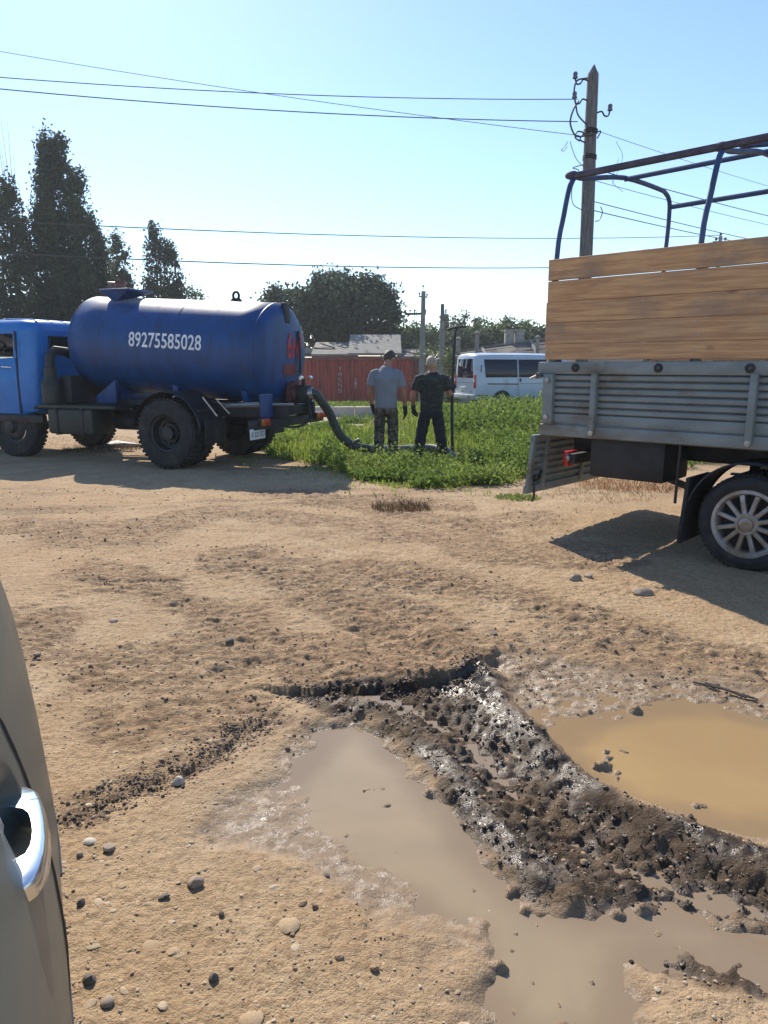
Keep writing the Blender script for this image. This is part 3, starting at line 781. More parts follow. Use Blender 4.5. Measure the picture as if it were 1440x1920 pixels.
# ------------------------------------------------------------------ wheels
def wheel(parent, c, side, rad, w, rim_r, style, name='wheel'):
    """c = centre of the outer face, side = +1/-1 outward along local y"""
    root = bpy.data.objects.new(name, None); col.objects.link(root); root.parent = parent; root.location = c
    root.empty_display_size = .1
    s = side
    t = MB()
    prof = [(rim_r, -.02), (rim_r + .02, .005), (rad * .80, .018), (rad * .93, .0), (rad * .985, -.03), (rad, -.06), (rad, -w + .06), (rad * .985, -w + .03), (rad * .93, -w), (rim_r, -w + .02)]
    t.lathe([(r, h * s) for r, h in prof], (0, 0, 0), (0, 1, 0), 40)
    nb = 44 if style != 'alloy' else 60
    for k in range(nb):                      # tread blocks
        a = 2 * math.pi * k / nb
        for q, off in ((-.055, 0), (-w + .055, .5)):
            b = a + off * 2 * math.pi / nb
            rot = Matrix.Rotation(-b, 3, 'Y')
            t.box(rot @ Vector((rad - (.002 if style != 'alloy' else .0085), s * q, 0)), (.022, .085 if style != 'alloy' else .05, rad * 2 * math.pi / nb * .58), rot)
    t.build('tyre', M['rubber'], root, smooth=30)
    r = MB()
    if style == 'truck_dish':               # rear disc, dished inwards
        r.lathe([(rim_r + .012, .004 * s), (rim_r + .015, -.015 * s), (rim_r - .02, -.03 * s), (rim_r - .035, -.15 * s), (rim_r * .62, -.17 * s), (rim_r * .55, -.12 * s), (.11, -.12 * s), (.10, -.05 * s), (.0001, -.045 * s)], (0, 0, 0), (0, 1, 0), 36)
        for k in range(8):
            a = 2 * math.pi * k / 8
            r.cyl((math.cos(a) * rim_r * .58, -.13 * s, math.sin(a) * rim_r * .58), (math.cos(a) * rim_r * .58, -.09 * s, math.sin(a) * rim_r * .58), .018, 6)
        r.build('rim', M['rim_dark'], root)
    elif style == 'truck_front':
        r.lathe([(rim_r + .012, .004 * s), (rim_r - .03, -.02 * s), (rim_r * .8, .0), (rim_r * .6, .03 * s), (.12, .03 * s), (.09, .09 * s), (.0001, .1 * s)], (0, 0, 0), (0, 1, 0), 36)
        r.build('rim', M['rim_dark'], root)
    elif style == 'car':
        r.lathe([(rim_r + .012, .004 * s), (rim_r - .02, -.02 * s), (rim_r * .8, -.03 * s), (.07, .0), (.0001, .005 * s)], (0, 0, 0), (0, 1, 0), 28)
        for k in range(7):
            a = 2 * math.pi * k / 7
            r.bar((math.cos(a) * .05, .004 * s, math.sin(a) * .05), (math.cos(a) * rim_r * .93, -.008 * s, math.sin(a) * rim_r * .93), .05, .02, (0, 1, 0))
        r.build('rim', M['steel'], root)
    else:                                    # twelve-spoke alloy cover
        r.lathe([(rim_r + .016, -.012 * s), (rim_r + .018, .010 * s), (rim_r - .006, .014 * s), (rim_r - .018, .0), (rim_r - .028, -.06 * s), (rim_r - .03, -.12 * s)], (0, 0, 0), (0, 1, 0), 48)
        r.lathe([(.085, -.05 * s), (.085, .012 * s), (.075, .022 * s), (.060, .020 * s), (.058, .012 * s), (.050, .012 * s), (.047, .024 * s), (.030, .030 * s), (.008, .030 * s), (.0001, .026 * s)], (0, 0, 0), (0, 1, 0), 32)
        r.build('rim', M['alloy'], root)
        for k in range(12):
            a = 2 * math.pi * (k + .5) / 12
            ca, sa = math.cos(a), math.sin(a)
            sm = MB(); rings = []
            for rr, hw, y0, y1 in ((.07, .017, -.03, .016), (.12, .016, -.03, .012), (.18, .016, -.03, .004), (rim_r - .008, .019, -.04, -.004)):
                P = lambda q, y: Vector((ca * rr - sa * q, y * s, sa * rr + ca * q))
                rings.append([P(-hw, y0), P(-hw, y1 - .006), P(-hw * .6, y1), P(hw * .6, y1), P(hw, y1 - .006), P(hw, y0)])
            sm.loft(rings).build('spoke', M['alloy'], root)
        d = MB(); d.lathe([(rim_r - .02, -.075 * s), (.05, -.07 * s), (.0001, -.07 * s)], (0, 0, 0), (0, 1, 0), 24)
        d.build('brake_disc', M['black_metal'], root)
    return root

# ------------------------------------------------------------------ blue tank truck (x forward, y to its left, the near side)
YAW = R(180 - 22)
tk = thing('tank_truck', 'blue vacuum tank truck with white phone number parked on the yard', 'truck', (-2.794, 12.053, 0), (0, 0, YAW))
TZ0, TSL, TR_ = 1.60, math.tan(R(3.3)), .755       # tank axis height at x=-1.28 .. slope, radius
def tz(x): return TZ0 + .075 + (x + 1.28) * TSL
def tank_ring(x, r, n=56):
    return [Vector((x - TSL * r * math.sin(a), r * 1.04 * math.cos(a), tz(x) + r * math.sin(a))) for a in (2 * math.pi * k / n for k in range(n))]
t = MB()
prof = []
for k in range(9):                          # rear dished head
    a = k / 8
    prof.append((-1.28 - .14 * math.sqrt(max(0, 1 - (a ** 3.2))), TR_ * a if a > 0 else .002))
prof += [(-1.28 + 3.4 * k / 10, TR_) for k in range(1, 10)]
for k in range(9):
    a = 1 - k / 8
    prof.append((2.12 + .19 * math.sqrt(max(0, 1 - (a ** 2.2))), TR_ * a if a > 0 else .002))
t.loft([tank_ring(x, r) for x, r in prof])
tank = t.build('tank', M['blue_tank'], tk, smooth=50)
for x in (-1.27, .14, 2.1):                 # welded seams
    MB().loft([tank_ring(x - .012, TR_ + .001), tank_ring(x - .008, TR_ + .0025), tank_ring(x + .008, TR_ + .0025), tank_ring(x + .012, TR_ + .001)], caps=False).build('weld_seam', M['blue_tank'], tank)
# raised filler neck near the front, with its V-shaped foot
b = MB()
b.loft([[Vector((1.45 + .27 * sx * f + ox, .30 * sy * f + oy, z)) for sx, sy in ((-1, -1), (-1, 1), (1, 1), (1, -1))] for f, z, ox, oy in ((.02, tz(1.4) + .66, .05, .34), (1, tz(1.4) + .835, 0, .12), (1.05, tz(1.4) + .84, 0, .12), (1.05, tz(1.4) + .87, 0, .12))])
b.build('filler_neck', M['blue_tank'], tank, .004)
b = MB(); b.lathe([(.02, .16), (.13, .15), (.14, .13), (.125, .12), (.12, .0)], (1.62, .12, tz(1.4) + .865), (0, 0, 1), 20); b.build('valve_cap', mat('valve_red', (.16, .06, .06), .5), tank)
b = MB(); b.tube([(1.57, .22, tz(1.4) + .88), (1.54, .28, tz(1.4) + .98), (1.68, .28, tz(1.4) + .99), (1.71, .2, tz(1.4) + .88)], .012, 6); b.build('cap_handle', M['steel'], tank)
# lifting eye
b = MB(); zt = tz(-.55) + TR_
b.prism([(-.68, zt - .02), (-.42, zt - .02), (-.49, zt + .05), (-.61, zt + .05)], 'y', -.015, .015)
b.tube([(-.55 + .052 * math.cos(a), 0, zt + .085 + .058 * math.sin(a)) for a in (2 * math.pi * k / 16 for k in range(17))], .020, 8, caps=False)
b.build('lifting_eye', M['iron'], tank)
# phone number wrapped round the near flank
def on_tank(a, bb, x0=.24, z0=.10):
    x = x0 - a; zz = z0 + bb; ang = math.asin(max(-1, min(1, zz / TR_)))
    return Vector((x, (TR_ * 1.04 + .007) * math.cos(ang), tz(x) + (TR_ + .007) * math.sin(ang)))
letters('phone_number', '89275585028', .225, on_tank, M['white_print'], tank, bold=.014, width=1.33)
# capacity and red mark on the rear head
def on_head(y0, z0):
    def f(a, bb):
        y, z = y0 + a, z0 + bb - (tz(-1.28)); rr = min(.999, math.hypot(y / 1.04, z) / TR_)
        return Vector((-1.28 - .14 * math.sqrt(max(0, 1 - rr ** 3.2)) - .007 - TSL * z, y, z0 + bb))
    # text reads left to right when seen from behind: local -y is to the right
    return lambda a, bb: f(-a, bb)
def patch(name, y0, z0, w, h, m, rnd_=.0):
    fn = on_head(y0, z0); mb = MB(); n = 8; pts = []
    for j in range(n + 1):
        for i in range(n + 1):
            a, bb = i / n * 2 - 1, j / n * 2 - 1
            k = 1
            if rnd_: k = 1 - rnd_ * (max(0, abs(a) - .3) * max(0, abs(bb) - .3))
            pts.append(fn(a * w / 2 * k, bb * h / 2 * k))
    mb.add(pts, [(j * (n + 1) + i, j * (n + 1) + i + 1, (j + 1) * (n + 1) + i + 1, (j + 1) * (n + 1) + i) for j in range(n) for i in range(n)])
    return mb.build(name, m, tank)
letters('capacity_mark', '6м³', .40, on_head(-.24, tz(-1.28) + .12), M['red_print'], tank, bold=.02, width=.50)
patch('reflector_panel', -.10, tz(-1.28) - .24, .40, .17, mat('dull_red_print', (.16, .028, .035), .6))
# rear vertical gauge tube and rim bolts
b = MB(); b.box((-1.40, -.02, tz(-1.28) + .60), (.07, .16, .30)); b.build('gauge_box', M['black_metal'], tank, .01)
b = MB(); b.tube([(-1.44, -.34, tz(-1.28) + .35), (-1.45, -.36, tz(-1.28) + .05), (-1.45, -.36, tz(-1.28) - .3)], .018, 8); b.build('level_tube', M['iron'], tank)
# outlet flange and valve
OUT = Vector((-1.50, -.10, .98))
b = MB(); b.lathe([(.17, -.02), (.19, .0), (.19, .05), (.13, .06), (.12, .14)], OUT + Vector((.07, 0, .1)), (-1, 0, -.1), 22)
for k in range(10):
    a = 2 * math.pi * k / 10; b.ball(OUT + Vector((.01, .16 * math.cos(a), .1 + .16 * math.sin(a))), .018, 6, 4)
b.build('outlet_flange', mat('flange_rust', (.10, .035, .03), .7), tank)
b = MB(); b.box(OUT + Vector((-.14, 0, .10)), (.18, .24, .26)); b.cyl(OUT + Vector((-.14, 0, .2)), OUT + Vector((-.14, 0, .33)), .03); b.build('gate_valve', M['iron'], tank, .02)
for p_, q_ in (((-.14, .04, .335), (-.14, .10, .335)), ((-.20, -.08, .335), (-.20, -.14, .335))): MB().cyl(OUT + Vector(p_), OUT + Vector(q_), .03, 8).build('valve_bolt', M['chrome'], tank)

# tank saddles, chassis
for x in (1.45, .3, -.95):
    b = MB(); zb = tz(x) - TR_
    b.prism([(-.45, .93), (.45, .93), (.52, zb + .195), (.25, zb + .03), (0, zb - .01), (-.25, zb + .03), (-.52, zb + .195)], 'x', x - .05, x + .05)
    b.build('saddle', M['blue_tank'], tk, .006)
for y in (-.42, .42):
    MB().box((1.5, y, .84), (6.3, .08, .22)).build('chassis_rail', M['black_metal'], tk, .006)
for x in (-1.5, -.4, .8, 1.9): MB().box((x, 0, .84), (.1, .76, .16)).build('cross_member', M['black_metal'], tk, .006)
b = MB(); b.lathe([(.07, -.95), (.075, -.3), (.20, -.18), (.24, 0), (.20, .18), (.075, .3), (.07, .95)], (0, 0, .53), (0, 1, 0), 18); b.build('rear_axle', M['black_metal'], tk)
b = MB(); b.bar((3.4, -.9, .47), (3.4, .9, .47), .1, .12); b.build('front_axle', M['black_metal'], tk, .01)
b = MB(); b.tube([(.25, 0, .58), (2.4, 0, .80)], .05, 10); b.build('drive_shaft', M['black_metal'], tk)
for y in (-.55, .55):
    b = MB()
    for k in range(7): b.bar((-.62 + .06 * k, y, .66 - .022 * k), (.62 - .06 * k, y, .66 - .022 * k), .075, .018)
    b.build('leaf_spring', M['black_metal'], tk)
WR = .515
for s in (1, -1):
    wheel(tk, (0, 1.19 * s, WR - .005), s, WR, .255, .265, 'truck_dish')
    wheel(tk, (0, .885 * s, WR - .005), s, WR, .255, .265, 'truck_front')
    wheel(tk, (3.4, .95 * s, WR - .005), s, WR, .25, .265, 'truck_front')
    b = MB(); b.lathe([(.60, .0), (.615, .02), (.615, .60), (.60, .62)], (0, .55 if s > 0 else -1.17, WR), (0, 1, 0), 30, a0=-172, a1=-8)
    b.build('mudguard', M['black_metal'], tk)
    b = MB(); b.box((-.68, .88 * s, .55), (.02, .52, .36)); b.build('mud_flap', M['rubber'], tk, .004)
    for f in (-1, 1): MB().bar((.55 * f, .55 * s, .86), (.61 * f, 1.18 * s, .86), .03, .03).build('mudguard_bracket', M['black_metal'], tk)
# side boxes, air tanks, pump between cab and tank
b = MB(); b.box((1.86, .92, .63), (.92, .46, .40)); b.build('fuel_tank', M['dark_green'], tk, .05)
for x in (1.6, 2.12): MB().box((x, .92, .63), (.05, .48, .42)).build('tank_strap', M['black_metal'], tk)
b = MB(); b.box((1.75, .80, .86), (1.55, .62, .05)); b.build('side_shelf', M['dark_green'], tk, .006)
b = MB(); b.lathe([(.06, .0), (.15, .01), (.16, .05), (.16, .34), (.12, .40), (.10, .46), (.10, .58), (.085, .60)], (2.42, .90, .88), (0, 0, 1), 20); b.build('air_filter', M['dark_green'], tk)
b = MB(); b.tube([(2.42, .90, 1.44), (2.42, .88, 1.66), (2.40, .80, 1.74), (2.36, .6, 1.72), (2.36, .3, 1.6)], .075, 12); b.build('intake_pipe', M['black_metal'], tk)
b = MB(); b.box((2.22, .55, 1.12), (.22, .5, .44)); b.lathe([(.02, -.2), (.17, -.19), (.19, 0), (.17, .19), (.02, .2)], (2.30, .2, 1.1), (1, 0, 0), 18); b.build('vacuum_pump', M['black_metal'], tk, .02)
b = MB(); b.prism([(1.35, .91), (1.75, .91), (1.75, 1.02), (1.62, 1.10), (1.35, 1.28)], 'y', .60, .64); b.build('saddle_gusset', M['blue_tank'], tk, .005)
b = MB(); b.lathe([(.01, -.42), (.11, -.40), (.13, -.36), (.13, .36), (.11, .40), (.01, .42)], (.98, .62, .62), (1, 0, 0), 16); b.build('air_cylinder', M['black_metal'], tk)
b = MB(); b.lathe([(.01, -.35), (.12, -.34), (.12, .34), (.01, .35)], (.85, -.3, .45), (1, 0, 0), 14); b.tube([(1.2, -.3, .45), (2.6, -.35, .5)], .035, 8); b.build('exhaust_silencer', M['black_metal'], tk)
# rear underrun beam, lamps, plate
b = MB(); b.box((-1.42, 0, .66), (.10, 2.2, .14)); b.build('rear_beam', M['black_metal'], tk, .012)
for y in (-.42, .42): MB().bar((-1.3, y, .9), (-1.42, y, .66), .07, .07).build('beam_bracket', M['black_metal'], tk)
b = MB(); b.box((-1.40, .62, .92), (.14, .16, .34)); b.build('hose_hook', M['blue_tank'], tk, .01)
b = MB(); b.cyl((-.9, .78, .93), (-1.75, .42, .94), .022, 8); b.build('hose_rail', M['steel'], tk)
for y in (.86, -.86):
    b = MB(); b.box((-1.49, y, .70), (.05, .24, .11)); lm = b.build('tail_lamp', M['black_plastic'], tk, .008)
    MB().box((-1.525, y + .05, .70), (.03, .10, .10)).build('amber_lens', M['amber_lens'], lm, .008)
    MB().box((-1.525, y - .06, .70), (.03, .10, .10)).build('red_lens', M['red_lens'], lm, .008)
b = MB(); b.box((-1.47, -1.12, .70), (.08, .22, .09)); b.build('side_reflector', M['red_lens'], tk, .008)
b = MB(); b.box((-1.46, .98, .54), (.012, .40, .15)); pl = b.build('number_plate', M['plate'], tk, .004)
letters('plate_lettering', 'К 527 ЕО', .08, lambda a, bb: Vector((-1.4685, .98 - a, .54 + bb)), M['plate_ink'], pl, bold=.01, width=.34)
# wires and tubes under the tank
for k in range(3):
    b = MB(); b.tube([(-.3 - .2 * k, .5, .98 - .03 * k), (-.7, .62, .93 - .02 * k), (-1.2, .5, .96 - .03 * k)], .010, 6)
    b.build('brake_line', M['steel'], tk)
for p_, q_ in (((-.60, 1.05, 1.05), (-.80, 1.0, .78)), ((-.66, .78, 1.0), (-.84, .74, .80))): MB().bar(p_, q_, .018, .02).build('guard_stay', M['steel'], tk)

# --- cab
_before = set(tk.children)
CB, CT, CW = .80, 2.23, 1.02          # bottom, top, half width
CX0, CX1 = 2.79, 4.25
def cab_ring(z, x0, x1, w, r, n=6):
    pts = []
    for cx, cy, a0 in ((x1 - r, w - r, 0), (x0 + r, w - r, 90), (x0 + r, -w + r, 180), (x1 - r, -w + r, 270)):
        for k in range(n + 1):
            a = R(a0 + 90 * k / n); pts.append(Vector((cx + r * math.cos(a), cy + r * math.sin(a), z)))
    return pts
# lower body with rounded rear corners
b = MB(); b.loft([cab_ring(.69, CX0 + .16, CX1, CW - .05, .2), cab_ring(.76, CX0 + .05, CX1, CW - .01, .24), cab_ring(1.0, CX0, CX1, CW, .26), cab_ring(1.3, CX0, CX1, CW, .26), cab_ring(1.62, CX0 + .01, CX1, CW - .01, .26)], caps=False)
cab = b.build('cab', M['blue_cab'], tk)
MB().box((3.52, 0, .83), (1.4, 1.9, .05)).build('cab_floor', M['black_metal'], tk)
MB().box((CX1 - .03, 0, 1.2), (.04, 1.9, .80)).build('firewall', M['black_metal'], tk)
# pillars and roof
def pillar(name, p, q, w, d, up=(1, 0, 0)): return MB().bar(p, q, w, d, up).build(name, M['blue_cab'], cab, .015)
b = MB()
zr = [(2.02, .0, 1.0), (2.10, -.005, 1.0), (2.17, .03, .97), (2.22, .10, .90), (2.245, .25, .72), (2.255, .5, .4)]
b.loft([cab_ring(z, CX0 + .02 + i, CX1 - .12 + .04 - i * .9, (CW - .03) * f, .26 * f) for z, i, f in zr]); b.build('roof', M['blue_cab'], cab, smooth=60)
for k in range(6):                      # roof beads running to the rear edge
    y = -.75 + .3 * k
    MB().tube([(CX0 + .045, y, 2.135), (CX0 + .10, y, 2.195), (CX0 + .2, y, 2.235), (3.5, y, 2.262 - .02 * abs(y)), (4.0, y, 2.22)], .018, 6).build('roof_bead', M['blue_cab'], cab)
# rear wall above the belt with its window opening
def panel_hole(name, x, y0, y1, z0, z1, hy0, hy1, hz0, hz1, m, th=.04):
    b = MB()
    for a, bb, c, d in ((y0, y1, z0, hz0), (y0, y1, hz1, z1), (y0, hy0, hz0, hz1), (hy1, y1, hz0, hz1)):
        b.box((x, (a + bb) / 2, (c + d) / 2), (th, bb - a, d - c))
    return b.build(name, m, cab)
panel_hole('rear_wall', CX0 + .035, -.77, .77, 1.615, 2.05, -.62, .62, 1.72, 1.97, M['blue_cab'])
for s in (1, -1):                        # rounded rear corner posts
    b = MB(); rings = []
    for z, i in ((1.615, .0), (2.05, .012)):
        o_ = [Vector((CX0 + .27 - .25 * math.sin(a) + i, s * (CW - .27 - i + .255 * math.cos(a)), z)) for a in (R(90 * k / 6) for k in range(7))]
        i_ = [Vector((CX0 + .27 - .20 * math.sin(a) + i, s * (CW - .27 - i + .205 * math.cos(a)), z)) for a in (R(90 * k / 6) for k in range(6, -1, -1))]
        rings.append(o_ + i_)
    b.loft(rings); b.build('corner_post', M['blue_cab'], cab)
    pillar('door_pillar', (3.08, s * (CW - .03), 1.6), (3.08, s * (CW - .05), 2.06), .05, .08)
    pillar('windscreen_pillar', (4.16, s * (CW - .04), 1.6), (3.98, s * (CW - .07), 2.06), .05, .06)
    # door: skin proud of the body, gap behind it, window frame
    b = MB(); b.box((3.66, s * (CW + .006), 1.17), (1.06, .022, .90)); dr = b.build('door', M['blue_cab'], tk, .010)
    b = MB(); b.bar((3.115, s * (CW + .0), .74), (3.115, s * (CW - .01), 2.04), .02, .03, (1, 0, 0)); b.build('door_gap', M['black_metal'], dr)
    b = MB(); b.bar((3.14, s * (CW - .005), 1.615), (3.14, s * (CW - .03), 2.03), .03, .05, (1, 0, 0)); b.bar((3.14, s * (CW - .03), 2.03), (3.98, s * (CW - .04), 2.03), .03, .05); b.bar((3.72, s * (CW - .015), 1.63), (3.70, s * (CW - .03), 2.02), .02, .03, (1, 0, 0)); b.build('window_frame', M['blue_cab'], dr, .004)
    b = MB(); b.tube([(3.22, s * (CW + .02), 1.47), (3.25, s * (CW + .05), 1.475), (3.40, s * (CW + .05), 1.48), (3.42, s * (CW + .02), 1.48)], .011, 6); b.build('handle', M['chrome'], dr)
    b = MB(); b.bar((3.16, s * (CW + .018), 1.632), (4.1, s * (CW + .018), 1.632), .012, .014); b.build('window_sill', M['chrome'], dr)
    b = MB(); b.tube([(4.2, s * (CW + .0), 1.75), (4.3, s * (CW + .2), 1.8), (4.3, s * (CW + .2), 2.0)], .012, 6); b.box((4.3, s * (CW + .22), 1.9), (.03, .16, .26)); b.build('mirror', M['black_metal'], tk, .006)
    # running board and front wing
    b = MB(); b.box((3.45, s * .99, .645), (1.6, .10, .12)); b.build('running_board', M['black_metal'], tk, .006)
    MB().box((3.45, s * .62, .74), (1.4, .5, .04)).build('wheel_well', M['black_metal'], tk)
MB().bar((CX0 + .012, -.6, 1.55), (CX0 + .012, .6, 1.55), .02, .03).build('wall_bead', M['blue_cab'], cab, .006)
fr = MB()
for a, bb in (((-.62, 1.72), (.62, 1.72)), ((.62, 1.72), (.62, 1.97)), ((.62, 1.97), (-.62, 1.97)), ((-.62, 1.97), (-.62, 1.72))):
    fr.bar((CX0 + .008, a[0], a[1]), (CX0 + .008, bb[0], bb[1]), .02, .035, (1, 0, 0))
rw = fr.build('rear_window_frame', M['black_plastic'], cab, .004)
def thin_glass():
    t = NT('clear_glass'); tr = t.n('BsdfTransparent'); tr.inputs[0].default_value = (.86, .9, .9, 1)
    gl = t.n('BsdfGlossy'); gl.inputs['Roughness'].default_value = .02
    fz = t.n('Fresnel'); fz.inputs[0].default_value = 1.45
    mx = t.n('MixShader'); t.t.links.new(fz.outputs[0], mx.inputs[0]); t.t.links.new(tr.outputs[0], mx.inputs[1]); t.t.links.new(gl.outputs[0], mx.inputs[2])
    t.t.links.new(mx.outputs[0], t.t.nodes['Material Output'].inputs['Surface']); return t.m
M['clear_glass'] = thin_glass()
MB().box((CX0 + .03, 0, 1.845), (.006, 1.22, .24)).build('pane', M['clear_glass'], rw)
MB().add([(4.17, -.92, 1.66), (4.17, .92, 1.66), (3.99, .88, 2.03), (3.99, -.88, 2.03)], [(0, 1, 2, 3)]).build('windscreen', M['clear_glass'], cab)
MB().bar((4.18, 0, 1.64), (3.99, 0, 2.04), .04, .04).build('windscreen_divider', M['black_plastic'], cab)
b = MB(); b.box((4.12, 0, 1.52), (.2, 1.85, .22)); b.build('dashboard', M['black_plastic'], cab, .03)
b = MB(); b.box((3.30, 0, 1.12), (.5, 1.6, .18)); b.box((3.02, 0, 1.4), (.14, 1.6, .5)); b.build('bench_seat', M['black_plastic'], cab, .05)
b = MB(); cS = Vector((3.72, .45, 1.66)); ax = Vector((-.62, 0, .78)).normalized(); e1 = Vector((0, 1, 0)); e2 = ax.cross(e1)
b.tube([cS + (e1 * math.cos(a) + e2 * math.sin(a)) * .22 for a in (2 * math.pi * k / 28 for k in range(29))], .014, 7, caps=False)
for a in (0, 2.1, 4.2): b.tube([cS, cS + (e1 * math.cos(a) + e2 * math.sin(a)) * .22], .010, 5)
b.tube([cS, cS - ax * .5], .025, 7); b.build('steering_wheel', M['black_plastic'], cab)
b = MB(); b.tube([(3.95, .25, 2.02), (3.92, .25, 1.95)], .008, 5); b.box((3.91, .18, 1.92), (.02, .22, .07)); b.build('interior_mirror', M['black_plastic'], cab)
for y in (-.18, .0, .18):
    b = MB(); b.ball((4.02, y + .38, 2.265), .035, 10, 6, (1.2, 1, .8)); b.build('roof_lamp', M['white_lens'], cab)
# bonnet, wings, grille and bumper in front of the cab (outside the photograph)
b = MB(); b.loft([[Vector((x, y * w, z)) for y, z in ((-1, .75), (-1, 1.35 - d), (-.8, 1.52 - d), (.8, 1.52 - d), (1, 1.35 - d), (1, .75))] for x, w, d in ((4.26, .80, 0), (4.8, .72, .02), (5.25, .66, .08))]); b.build('bonnet', M['blue_cab'], tk, .03)
for s in (1, -1):
    b = MB(); b.loft([[Vector((x, s * yy, z)) for yy, z in ((.6, .8), (1.02, .8), (1.04, h), (.98, h + .07), (.6, h + .08))] for x, h in ((4.26, .95), (4.6, 1.08), (5.0, 1.08), (5.3, .98))]); b.build('front_wing', M['blue_cab'], tk, .02)
    b = MB(); b.lathe([(.0001, .06), (.08, .05), (.1, .01), (.1, -.04)], (5.28, s * .82, 1.02), (1, 0, 0), 18); b.build('headlight', M['white_lens'], tk)
b = MB()
for k in range(7): b.box((5.27, 0, .85 + .07 * k), (.03, 1.2, .03))
b.build('grille', M['white_print'], tk)
MB().box((5.45, 0, .66), (.1, 2.2, .2)).build('front_bumper', M['black_metal'], tk, .02)

for ch in tk.children:
    if ch not in _before: ch.location.x -= .12
for ch in tk.children:
    if ch.name.startswith('wheel') and ch.location.x > 3: ch.location.x -= .12
# ------------------------------------------------------------------ suction hose and thin drain hose
def smooth_path(pts, n=8):
    pts = [Vector(p) for p in pts]; P = [pts[0] * 2 - pts[1]] + pts + [pts[-1] * 2 - pts[-2]]; o = []
    for i in range(1, len(P) - 2):
        for k in range(n):
            t = k / n
            o.append(.5 * ((2 * P[i]) + (P[i + 1] - P[i - 1]) * t + (2 * P[i - 1] - 5 * P[i] + 4 * P[i + 1] - P[i + 2]) * t * t + (3 * P[i] - P[i - 1] - 3 * P[i + 1] + P[i + 2]) * t ** 3))
    return o + [pts[-1]]
TKM = Matrix.Translation((-2.794, 12.053, 0)) @ Matrix.Rotation(YAW, 4, 'Z')
o0 = TKM @ (OUT + Vector((-.20, 0, .10)))
hp = [o0, o0 + Vector((.12, -.01, .0)), atY(603, 753, 11.6), atY(618, 775, 11.75), atY(632, 806, 11.85), atY(646, 824, 11.95), atY(665, 836, 12.05), atY(690, 841, 12.2),
      atY(730, 843, 12.45), atY(775, 841, 12.6), atY(810, 840, 12.6), atY(835, 844, 12.4)]
pp = smooth_path(hp, 9)
hs = thing('suction_hose', 'thick dark green suction hose drooping from the tank outlet into the weeds', 'hose', tuple(hp[6]))
off = Vector(hp[6])
cut = int(len(pp) * .63)
b = MB(); rr = [.070 + .003 * math.sin(k * 2.2) for k in range(cut + 1)]
b.tube([p - off for p in pp[:cut + 1]], rr, 16); b.build('hose_body', M['hose'], hs)
end = smooth_path([pp[cut] - off] + [p - off for p in pp[cut + 6::6]] + [atY(852, 858, 12.3) - off, atY(866, 868, 12.2) - off, atY(872, 880, 12.15) - off], 8)
b = MB(); b.tube(end, .068, 14); b.build('hose_end', M['hose_grey'], hs, smooth=50)
b = MB(); q = atY(655, 841, 11.98) - off; b.tube([q, q + Vector((.10, -.06, .12)), q + Vector((.17, -.06, .15))], .032, 8); b.build('hose_grip', M['hose'], hs)
b = MB(); q = pp[4] - off; d_ = (pp[5] - pp[4]).normalized()
b.lathe([(.074, -.04), (.082, -.035), (.082, .035), (.074, .04)], q, d_, 18); b.build('hose_clamp', M['steel'], hs)
dh = [o0 + Vector((.02, -.1, -.05)), atY(581, 770, 11.3), atY(580, 785, 11.3), atY(569, 796, 11.25), atY(550, 801, 11.2), atY(530, 799, 11.15), atY(512, 798, 11.1), atY(500, 803, 11.05), atY(489, 817, 11.05)]
b = MB(); b.tube(smooth_path(dh, 7), .018, 8); tag(b.build('drain_hose', M['black_plastic']), 'thin black drain hose curling from the tank valve down to the grass', 'hose')
